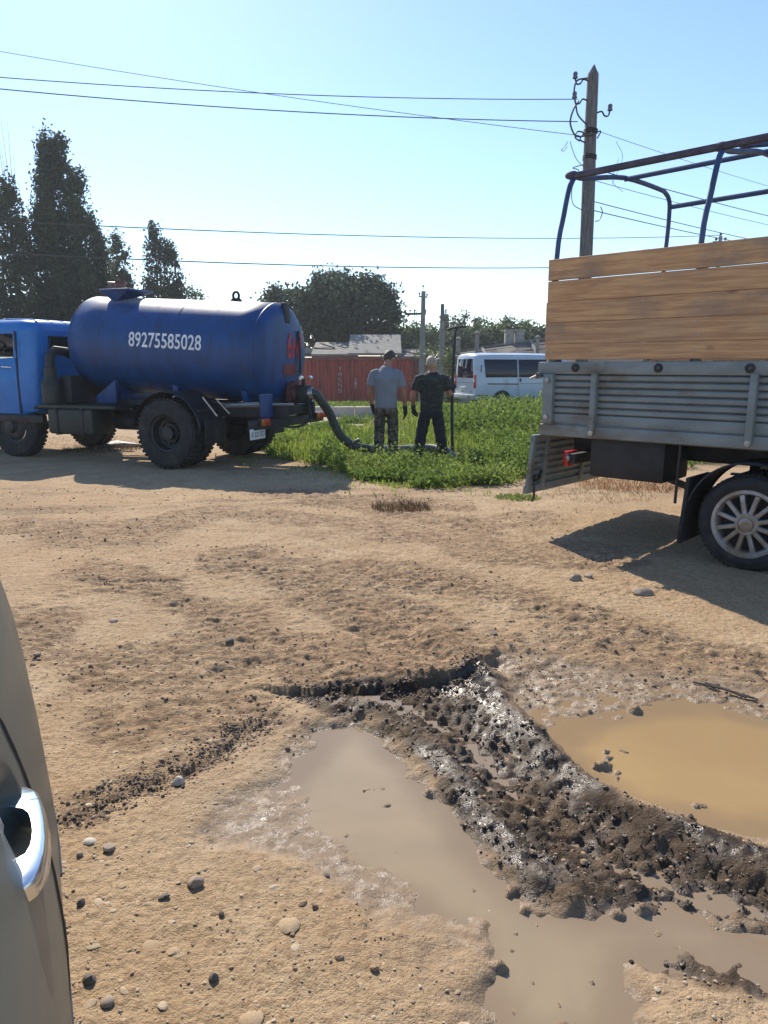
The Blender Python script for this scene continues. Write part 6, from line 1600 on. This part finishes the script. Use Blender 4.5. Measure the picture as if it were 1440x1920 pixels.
def tree(name, label, base, spires, leaf, leafsize, m, trunk_r, limbs=6, twigs=(), group=None, cat='tree', up=0.0):
    """spires: (dx, dy, z0, z1, radius, shape, clumps, leaves per clump, sigma)"""
    root = thing(name, label, cat, tuple(base), (0, 0, 0), group)
    allC = []; tops = []
    for dx, dy, z0, z1, rad, shp, nc, per, sig in spires:
        t = rg.random(nc)
        if shp == 'spire': prof_ = np.minimum(1, (t / .22) ** .6) * (1 - np.maximum(0, (t - .35) / .65) ** 1.7) ** .8
        elif shp == 'ball': prof_ = np.sqrt(np.maximum(.02, 1 - (2 * t - 1) ** 2))
        else: prof_ = np.minimum(1, (t / .35) ** .5) * np.sqrt(np.maximum(.03, 1 - np.maximum(0, (t - .45) / .55) ** 2))
        ang = rg.random(nc) * 6.283; rr = rad * prof_ * np.sqrt(rg.random(nc) * .85 + .15 * rg.random(nc)) * (1 + .22 * np.sin(ang * 3 + t * 9))
        cc = np.stack([dx + rr * np.cos(ang), dy + rr * np.sin(ang), z0 + (z1 - z0) * t], 1)
        tops.append(cc[rg.integers(0, nc, limbs)])
        allC.append(clumps(cc, per, sig, leafsize))
    C = np.concatenate(allC)
    q = C / (leafsize * 5.5)
    C = C[(fbm(q[:, 0] + q[:, 1] * .5, q[:, 2], 3, int(abs(base.x) * 7) + 3) > -.20) | (rg.random(len(C)) < .30)]
    V, Fc, T = leaf_cards(C, leafsize, up)
    link('crown', np_mesh('crown', V, Fc, {'tint': T}), m, root)
    b = MB(); zt = max(s[3] for s in spires)
    mx, my = spires[0][0], spires[0][1]
    b.tube(smooth_path([(0, 0, -.3), (mx * .3, my * .3, zt * .25), (mx * .8, my * .8, zt * .5), (mx, my, zt * .88)], 3), [trunk_r * (1 - .085 * k) for k in range(10)], 8)
    tr = b.build('trunk', M['bark'], root)
    for tp in tops:
        for p in tp:
            z0 = max(.6, p[2] * (.35 + .3 * rg.random()) - .3)
            q = Vector((mx * z0 / zt, my * z0 / zt, z0))
            lb = MB(); lb.tube(smooth_path([q, q.lerp(Vector(p), .5) + Vector((0, 0, .12 * (p[2] - z0))), Vector(p)], 3), [trunk_r * .42, trunk_r * .38, trunk_r * .34, trunk_r * .28, trunk_r * .2, trunk_r * .14, trunk_r * .07], 6); lb.build('limb', M['bark'], tr)
    for pts in twigs:
        b = MB(); n = len(pts); b.tube([Vector(p) for p in pts], [.035 - .03 * k / (n - 1) for k in range(n)], 5); b.build('bare_twig', M['bark'], tr)
    return root

def place(u, Y):
    p = atY(u, 690, Y); return Vector((p.x, Y, H(p.x, Y)))
def zat(v, u, Y, base): return atY(u, v, Y).z - base.z
GT = 'trees behind the yard'
# tall poplars on the left
YP = 44; pxm = YP / F
b0 = place(128, YP); z = lambda v: zat(v, 92, YP, b0)
tw = []
for dx in (-.9, -.72, -.55, -.42, -.25):
    x = dx + .2; h0 = z(300); h1 = z(228 + 14 * abs(dx + .55) / .3)
    tw.append([(x + .1, 0, h0 - .6), (x + .03, 0, h0 + .5), (x, .02, h1 - .5), (x + rg.uniform(-.05, .05), 0, h1)])
tree('poplar_tree', 'tallest dark poplar with bare twigs sticking out of its top', b0,
     [(-.1, 0, .6, z(250), 1.25, 'spire', 620, 34, (.26, .26, .32)), (-.35, .2, z(560), z(270), .9, 'spire', 190, 30, (.22, .22, .3)), (.55, .1, z(600), z(262), .75, 'spire', 200, 30, (.2, .2, .3)), (-.9, 0, z(640), z(365), .75, 'spire', 170, 30, (.24, .24, .3)), (0, 0, .4, z(420), 1.9, 'spire', 520, 32, (.28, .28, .32))],
     None, .17, LEAF_D, .24, 7, tw, GT)
b0 = place(172, YP - .5)
tree('poplar_tree', 'poplar with a stepped top just right of the tallest poplar', b0,
     [(-.1, 0, .5, z(335), 1.05, 'spire', 420, 32, (.24, .24, .3)), (.45, 0, .4, z(400), .9, 'spire', 240, 30, (.24, .24, .28)), (.9, 0, .4, z(455), .75, 'spire', 170, 28, (.22, .22, .26))],
     None, .17, LEAF_D, .2, 6, (), GT)
b0 = place(46, YP - 1); 
tw = []
for dx, v1 in ((-.25, 250), (.05, 232), (.25, 240), (-.1, 275), (.42, 300), (.62, 350)):
    h0 = z(420); h1 = z(v1); tw.append([(dx, 0, h0 - 1), (dx + .05, 0, h0 + .3), (dx + rg.uniform(-.06, .06), 0, (h0 + h1) / 2), (dx + rg.uniform(-.1, .1), 0, h1)])
tree('poplar_tree', 'poplar with long bare dead tops at the left edge', b0,
     [(0, 0, .5, z(350), .95, 'spire', 420, 32, (.24, .24, .3)), (-1.2, .2, .5, z(340), 1.2, 'spire', 300, 30, (.26, .26, .3)), (.3, .1, .4, z(420), 1.4, 'spire', 320, 30, (.26, .26, .3))],
     None, .17, LEAF_D, .2, 6, tw, GT)
b0 = place(208, YP + 1)
tree('poplar_tree', 'low ragged young poplar between the tall poplars and the slim one', b0,
     [(-.1, 0, .4, z(448), .62, 'spire', 190, 26, (.22, .22, .26)), (.35, 0, .4, z(480), .5, 'spire', 110, 24, (.2, .2, .24)), (-.5, 0, .3, z(500), .7, 'spire', 140, 26, (.22, .22, .24))],
     None, .17, LEAF_D, .12, 5, (), GT)
YQ = 52
b0 = place(238, YQ); z2 = lambda v: zat(v, 222, YQ, b0)
tree('poplar_tree', 'slim poplar rising behind the filler neck of the tank', b0,
     [(-.2, 0, .4, z2(436), .75, 'spire', 210, 26, (.2, .2, .28)), (.4, 0, .4, z2(468), .62, 'spire', 130, 26, (.2, .2, .26)), (0, 0, .3, z2(540), 1.1, 'spire', 120, 24, (.24, .24, .24))],
     None, .19, LEAF_D, .13, 5, (), GT)
b0 = place(315, YQ)
tree('poplar_tree', 'forked poplar standing alone behind the middle of the tank', b0,
     [(-.4, 0, .4, z2(428), .95, 'spire', 300, 28, (.22, .22, .28)), (.55, 0, .4, z2(455), .8, 'spire', 220, 28, (.22, .22, .26)), (1.0, 0, .3, z2(500), .6, 'spire', 90, 24, (.2, .2, .24)), (-.9, 0, .3, z2(520), .6, 'spire', 80, 24, (.2, .2, .24))],
     None, .19, LEAF_D, .14, 6, (), GT)
b0 = place(360, YQ + 6)
tree('bush_tree', 'low bushy tree just peeping over the tank top', b0, [(0, 0, .3, zat(540, 350, YQ + 6, b0), 1.3, 'dome', 150, 24, (.3, .3, .25)), (.8, 0, .3, zat(555, 350, YQ + 6, b0), 1.2, 'dome', 110, 24, (.3, .3, .25))], None, .18, LEAF_M, .12, 4, (), GT)
# the big round tree
YB = 52
b0 = place(640, YB); zb_ = lambda v: zat(v, 640, YB, b0); k = YB / F
def du(u): return (u - 640) * k * .985
tree('broad_tree', 'big broad dark willow-leaved tree rising behind the red container', b0,
     [(du(640), 0, zb_(640), zb_(520), 3.3, 'dome', 330, 30, (.34, .34, .30)), (du(560), 0, zb_(650), zb_(545), 2.3, 'dome', 230, 30, (.32, .32, .28)), (du(690), .3, zb_(635), zb_(525), 2.3, 'dome', 250, 30, (.3, .3, .28)),
      (du(725), 0, zb_(640), zb_(552), .85, 'ball', 80, 26, (.24, .24, .24)), (du(520), 0, zb_(620), zb_(545), 1.1, 'ball', 90, 26, (.3, .3, .24)), (du(620), .5, zb_(600), zb_(518), 2.2, 'ball', 170, 28, (.3, .3, .34)), (du(735), 0, zb_(620), zb_(580), .55, 'ball', 30, 24, (.2, .2, .2))],
     None, .22, LEAF_D, .30, 12, (), GT, up=.8)
# rows of smaller trees further back
ROW = [(765, 640, 612, 66, 2.0, 'LEAF_M', 'round leafy tree left of the distant pole', 'bush_tree'),
       (800, 640, 616, 68, 2.1, 'LEAF_M', 'round leafy tree directly behind the distant pole', 'bush_tree'),
       (842, 640, 592, 80, 1.3, 'LEAF_D', 'small dark poplar tip seen beside the stove pipe mast', 'poplar_tree'),
       (880, 640, 592, 82, 1.7, 'LEAF_D', 'dark poplar pair standing above the house roof', 'poplar_tree'),
       (872, 650, 618, 60, 2.0, 'LEAF_D', 'dark green tree behind the pipe chimneys', 'bush_tree'),
       (905, 650, 606, 62, 2.0, 'LEAF_L', 'light yellow green tree left of the twin chimneys', 'bush_tree'),
       (945, 650, 602, 64, 2.1, 'LEAF_M', 'feathery tree right of the twin chimneys', 'bush_tree'),
       (985, 650, 610, 66, 2.2, 'LEAF_M', 'wide tree behind the roof gable', 'bush_tree'),
       (1030, 650, 612, 66, 2.2, 'LEAF_D', 'dark wide tree half hidden by the plank side', 'bush_tree')]
for u, v0, v1, Y_, w_, mm, lb, nm in ROW:
    b0 = place(u, Y_); h_ = zat(v1, u, Y_, b0)
    if nm == 'poplar_tree': sp_ = [(-w_ * .4, 0, .5, h_, w_ * .45, 'spire', 110, 22, (.26, .26, .3)), (w_ * .45, 0, .5, h_ - .4, w_ * .45, 'spire', 90, 22, (.26, .26, .3))]
    else: sp_ = [(0, 0, .4, h_, w_ * .75, 'dome', 130, 24, (.34, .34, .28)), (-w_ * .6, 0, .4, h_ - .5, w_ * .6, 'dome', 90, 22, (.34, .34, .26)), (w_ * .6, .2, .4, h_ - .35, w_ * .6, 'dome', 90, 22, (.34, .34, .26))]
    tree(nm, lb, b0, sp_, None, .26, globals()[mm], .15, 3, (), GT, up=.4)
# a shrub between shed and container
b0 = place(800, 38)
tree('shrub', 'loose yellowish shrub between the container and the van', b0, [(0, 0, .1, zat(652, 800, 38, b0), .9, 'dome', 90, 22, (.22, .22, .25)), (1.2, .3, .1, zat(660, 800, 38, b0), .7, 'dome', 60, 22, (.2, .2, .24))], None, .11, LEAF_L, .05, 4, (), None, 'shrub', up=.8)
b0 = place(842, 31)
tree('shrub', 'tall weedy bush just left of the white van', b0, [(0, 0, .1, zat(668, 842, 31, b0), .45, 'spire', 70, 22, (.14, .14, .2))], None, .09, LEAF_L, .03, 4, (), None, 'shrub', up=1.0)
# far wood closing the horizon on the left behind the truck and behind the flatbed
def wood(name, x0, x1, Y_, hgt, n, m, label):
    x = rg.uniform(x0, x1, n); hh_ = hgt * (.55 + .45 * np.abs(fbm(x * .09, x * 0 + 3.3, 3, 5)) * 1.6)
    C = np.stack([x, Y_ + rg.uniform(-4, 4, n), hh_ * np.sqrt(rg.random(n))], 1); C[:, 2] += Hs(C[:, 0], C[:, 1])
    V, Fc, T = leaf_cards(C, np.float64(.95), .3)
    return tag(link(name, np_mesh(name, V, Fc, {'tint': T}), m), label, None, None, 'stuff')
wood('far_wood', -95, -28, 95, 5.0, 26000, LEAF_D, 'far line of trees on the horizon at left')
wood('far_wood', 14, 110, 92, 5.5, 18000, LEAF_M, 'far line of trees on the horizon at right')
wood('far_wood', -30, 14, 100, 3.6, 11000, LEAF_M, 'far line of trees on the horizon in the middle')

# ------------------------------------------------------------------ weeds and grass
GR1 = leaf_mat('grass_green', (.150, .215, .026), (.27, .33, .06), .55, .7)
GR2 = leaf_mat('weed_green', (.105, .170, .030), (.215, .275, .065), .52, .6)
DRY = leaf_mat('dry_straw', (.26, .17, .075), (.42, .29, .15), .25, 1.2)
gp = np.array(GRASS)
def sample_grass(n, y1=34, near_bias=1.0):
    y = 8.9 + (y1 - 8.9) * rg.random(n) ** (1.7 * near_bias); x = rg.uniform(-5, 9, n) * np.clip(y / 14, .55, 1.5)
    ok = (poly_sd(x, y, GRASS) + .4 * fbm(x * 1.3, y * 1.3, 3, 121) < -.02) & ~((y > 18.4) & (y < 21.9) & (x > -5.2) & (x < -.5))
    van = ((x - 2.9) * math.cos(R(17.3)) + (y - 26.95) * math.sin(R(17.3)), -(x - 2.9) * math.sin(R(17.3)) + (y - 26.95) * math.cos(R(17.3)))
    ok &= ~((van[0] > -.2) & (van[0] < 5) & (abs(van[1]) < 1.05))
    ok &= ~((np.abs(x) < 4.4) & (y > 37.6))
    return x[ok], y[ok]
def capped(x, y, h):
    lim = np.where(x / y < .13, 1.5 - .0530 * y, 1.5 - .0392 * y) * (1 + .30 * fbm(x * .9, y * .9, 3, 8))
    h = np.minimum(h, np.maximum(.10, lim - Hs(x, y)))
    hose = (x > -.75) & (x < 1.35) & (y > 10.9) & (y < 12.75)
    return np.where(hose, h * .38, h)
def patchy(x, y): return .5 + .5 * fbm(x * .55, y * .55, 4, 201)
def blades(name, x, y, hgt, w, m, label, lean=.35, kind='stuff'):
    if name == 'grass': hgt = capped(x, y, hgt)
    n = len(x); z = Hs(x, y) - .01
    a = rg.random(n) * 6.283; d = np.stack([np.cos(a), np.sin(a)], 1) * (lean * rg.random(n) * hgt)[:, None]
    b_ = rg.random(n) * 6.283; s = np.stack([np.cos(b_), np.sin(b_)], 1) * (w * (.6 + .8 * rg.random(n)))[:, None] / 2
    p0 = np.stack([x, y], 1)
    V = np.zeros((n, 5, 3)); V[:, 0, :2] = p0 - s; V[:, 1, :2] = p0 + s; V[:, 2, :2] = p0 + s * .8 + d * .35; V[:, 3, :2] = p0 - s * .8 + d * .35; V[:, 4, :2] = p0 + d
    V[:, :2, 2] = z[:, None]; V[:, 2:4, 2] = (z + hgt * .6)[:, None]; V[:, 4, 2] = z + hgt
    V = V.reshape(-1, 3); i = np.arange(n)[:, None] * 5
    Fc = np.concatenate([i + np.array([0, 1, 2]), i + np.array([0, 2, 3]), i + np.array([3, 2, 4])])
    return tag(link(name, np_mesh(name, V, Fc, {'tint': np.repeat(rg.random(n), 5)}), m), label, None, None, kind)
def weeds(name, x, y, hgt, per, leaf, m, label, spread=.16):
    hgt = capped(x, y, hgt)
    n = len(x); z = Hs(x, y)
    C = np.repeat(np.stack([x, y, z], 1), per, 0); h_ = np.repeat(hgt, per)
    t = rg.random(n * per) ** .75; r_ = spread * (.35 + t * .8) * np.repeat(.6 + hgt, per)
    ax = rg.integers(0, 7, n * per) * .9 + np.repeat(rg.random(n) * 6, per)
    C[:, 0] += np.cos(ax) * r_ * t + rg.normal(size=n * per) * .025; C[:, 1] += np.sin(ax) * r_ * t + rg.normal(size=n * per) * .025
    C[:, 2] += h_ * t * (.75 + .25 * np.cos(ax * 3)) + .01
    V, Fc, T = leaf_cards(C, leaf, .9)
    return tag(link(name, np_mesh(name, V, Fc, {'tint': T}), m), label, None, None, 'stuff')
x, y = sample_grass(60000)
h_ = (.07 + .19 * rg.random(len(x)) ** 1.5) * (.6 + .8 * patchy(x, y)) * sstep(8.5, 12, y) ** .5 * (1 + .9 * sstep(15, 20, y) * sstep(.5, 2.5, x))
blades('grass', x, y, h_, .014 + .0007 * y, GR1, 'bright green grass growing round the men and the hose')
x, y = sample_grass(5200)
pt = patchy(x, y); k_ = pt > .36
x, y = x[k_], y[k_]; pt = pt[k_]
tall = 1 + 1.5 * sstep(14, 20, y) * sstep(.2, 2.4, x)
weeds('weeds', x, y, (.12 + .26 * rg.random(len(x))) * (.25 + 1.9 * pt ** 2) * tall, 26, np.float64(.042), GR2, 'leafy green weeds among the grass')
# denser low weeds at the front edge of the green
n_ = 1500
x = rg.uniform(-2.3, 2.35, n_); y = 9.0 + 3.3 * rg.random(n_) ** 1.3
k_ = (poly_sd(x, y, GRASS) < -.03) & (fbm(x * 1.5, y * 1.5, 3, 77) > .02); x, y = x[k_], y[k_]
weeds('weeds', x, y, .10 + .34 * rg.random(len(x)) * (.3 + 1.2 * patchy(x, y)), 30, np.float64(.034), GR2, 'low leafy weeds along the front edge of the green', .2)
# tall weeds in front of the van and at the flatbed's tail
n_ = 900
x = rg.uniform(1.2, 6.5, n_); y = rg.uniform(15.5, 26, n_); k_ = fbm(x * 1.1, y * .8, 3, 88) > .0; x, y = x[k_], y[k_]
weeds('tall_weeds', x, y, .45 + .45 * rg.random(len(x)), 52, np.float64(.07), GR2, 'tall bushy weeds in front of the white van', .3)
n_ = 260
x = rg.uniform(-4.0, 1.2, n_); y = rg.uniform(25.6, 37, n_)
weeds('tall_weeds', x, y, .25 + .5 * rg.random(n_), 40, np.float64(.07), GR2, 'scrubby weeds at the foot of the red container', .3)
n_ = 9000
x = rg.uniform(-3, 3.0, n_); y = rg.uniform(7.6, 12.5, n_); sd_ = poly_sd(x, y, GRASS)
k_ = (sd_ > -.15) & (sd_ < .9 * rg.random(n_) ** 2.2) & (fbm(x * 2.2, y * 2.2, 3, 91) > .0); x, y = x[k_], y[k_]
blades('sparse_grass', x, y, .03 + .07 * rg.random(len(x)), .012, GR1, 'sparse short blades straggling out on to the dirt', .9)
# bushy clumps that stand out of the green
BU = [(960, 800, .5, .55), (930, 835, .45, .5), (985, 850, .4, .42), (900, 800, .4, .45), (880, 870, .35, .34), (820, 908, .20, .30), (750, 903, .22, .30), (945, 880, .40, .36), (620, 805, .4, .42), (560, 812, .45, .42), (660, 795, .35, .34), (520, 835, .4, .34), (700, 902, .20, .22), (985, 775, .5, .5), (1000, 890, .3, .26), (870, 775, .5, .5), (790, 893, .16, .22), (920, 910, .28, .24)]
bx = []; by = []; bh = []
for u, v, h0_, r0_ in BU:
    cx, cy = g(u, v); n_ = int(26 * (1 + r0_ * 3)); a_ = rg.random(n_) * 6.283; q_ = r0_ * np.sqrt(rg.random(n_))
    bx.append(cx + q_ * np.cos(a_)); by.append(cy + q_ * np.sin(a_)); bh.append(h0_ * (1 - .55 * (q_ / r0_) ** 2) * (.6 + .4 * rg.random(n_)))
weeds('bushy_weeds', np.concatenate(bx), np.concatenate(by), np.concatenate(bh), 34, np.float64(.045), GR2, 'bushy clumps of taller weeds standing out of the grass', .22)
def tuft(u, v, r_, n, hgt, m, name, label, w=.006):
    cx, cy = g(u, v); a = rg.random(n) * 6.283; q = r_ * np.sqrt(rg.random(n))
    o = blades(name, cx + q * np.cos(a) * 1.3, cy + q * np.sin(a), hgt * (.4 + .6 * rg.random(n)), w, m, label, 1.4)
    return o
tuft(752, 958, .24, 650, .10, leaf_mat('dry_brown', (.10, .062, .035), (.19, .12, .06), .2, 3), 'dry_grass', 'dry brown grass tuft lying on the dirt before the weeds')
tuft(970, 940, .20, 420, .06, GR2, 'grass_patch', 'small flat green patch beside the hanging tailgate', .010)
tuft(1185, 915, .55, 1100, .10, leaf_mat('dry_red', (.27, .13, .055), (.38, .21, .10), .25, 2), 'dry_grass', 'reddish dry grass seen under the flatbed')
tuft(1120, 935, .5, 500, .06, DRY, 'dry_grass', 'pale straw litter under the tail of the flatbed')
tuft(190, 842, .55, 900, .12, leaf_mat('dry_dark', (.10, .07, .045), (.25, .17, .10), .2, 2), 'dry_grass', 'heap of dark straw seen between the wheels of the tank truck')
tuft(160, 825, 1.1, 1500, .05, DRY, 'dry_grass', 'straw litter under the tank truck')
x, y = g(215, 835)
b = MB(); pts = [(-.5, -.12), (-.2, -.2), (.3, -.16), (.62, -.05), (.5, .14), (.05, .2), (-.35, .12)]
b.loft([[Vector((a * f, c * f, .02 + h2_ + .02 * math.sin(9 * a + 4 * c))) for a, c in pts] for f, h2_ in ((1, 0), (.8, .05), (.4, .075))])
o = b.build('plastic_sheet', mat('dirty_plastic', (.34, .31, .27), .6, 0, .25, 4, dirt=(.25, .2, .16)), None, smooth=20); o.location = (x, y, H(x, y)); tag(o, 'crumpled whitish plastic sheet on the straw between the truck wheels', 'plastic sheet')
# twigs lying on the pale mud, right
for i, (u0, v0, u1, v1) in enumerate(((1300, 1278, 1415, 1306), (1322, 1280, 1400, 1304))):
    p_, q_ = Vector((*g(u0, v0), 0)), Vector((*g(u1, v1), 0)); p_.z = H(p_.x, p_.y) + .008; q_.z = H(q_.x, q_.y) + .008
    o = MB().tube([Vector((0, 0, 0)), (q_ - p_) / 2 + Vector((0, 0, .006)), q_ - p_], .006, 6).build('twig', M['bark']); o.location = p_
    tag(o, ('long dark twig lying on pale mud beyond the ochre puddle', 'shorter dark twig lying beside the longer one beyond the ochre puddle')[i], 'twig')

# thin scattering volume added to lift the dark trees, imitating lens veil
b = MB(); b.box((0, 80, 7.5), (304, 230, 20)); hz_ = b.build('light_veil', None, None, smooth=0)
hm = bpy.data.materials.new('light_veil_air'); hm.use_nodes = True; ht_ = hm.node_tree; ht_.nodes.clear()
pv = ht_.nodes.new('ShaderNodeVolumePrincipled'); po = ht_.nodes.new('ShaderNodeOutputMaterial')
pv.inputs['Color'].default_value = (.86, .93, 1, 1); pv.inputs['Density'].default_value = .0008; pv.inputs['Anisotropy'].default_value = .25
ht_.links.new(pv.outputs[0], po.inputs['Volume']); hz_.data.materials.append(hm)
tag(hz_, 'thin pale light veil added over the yard', None, None, 'stuff')
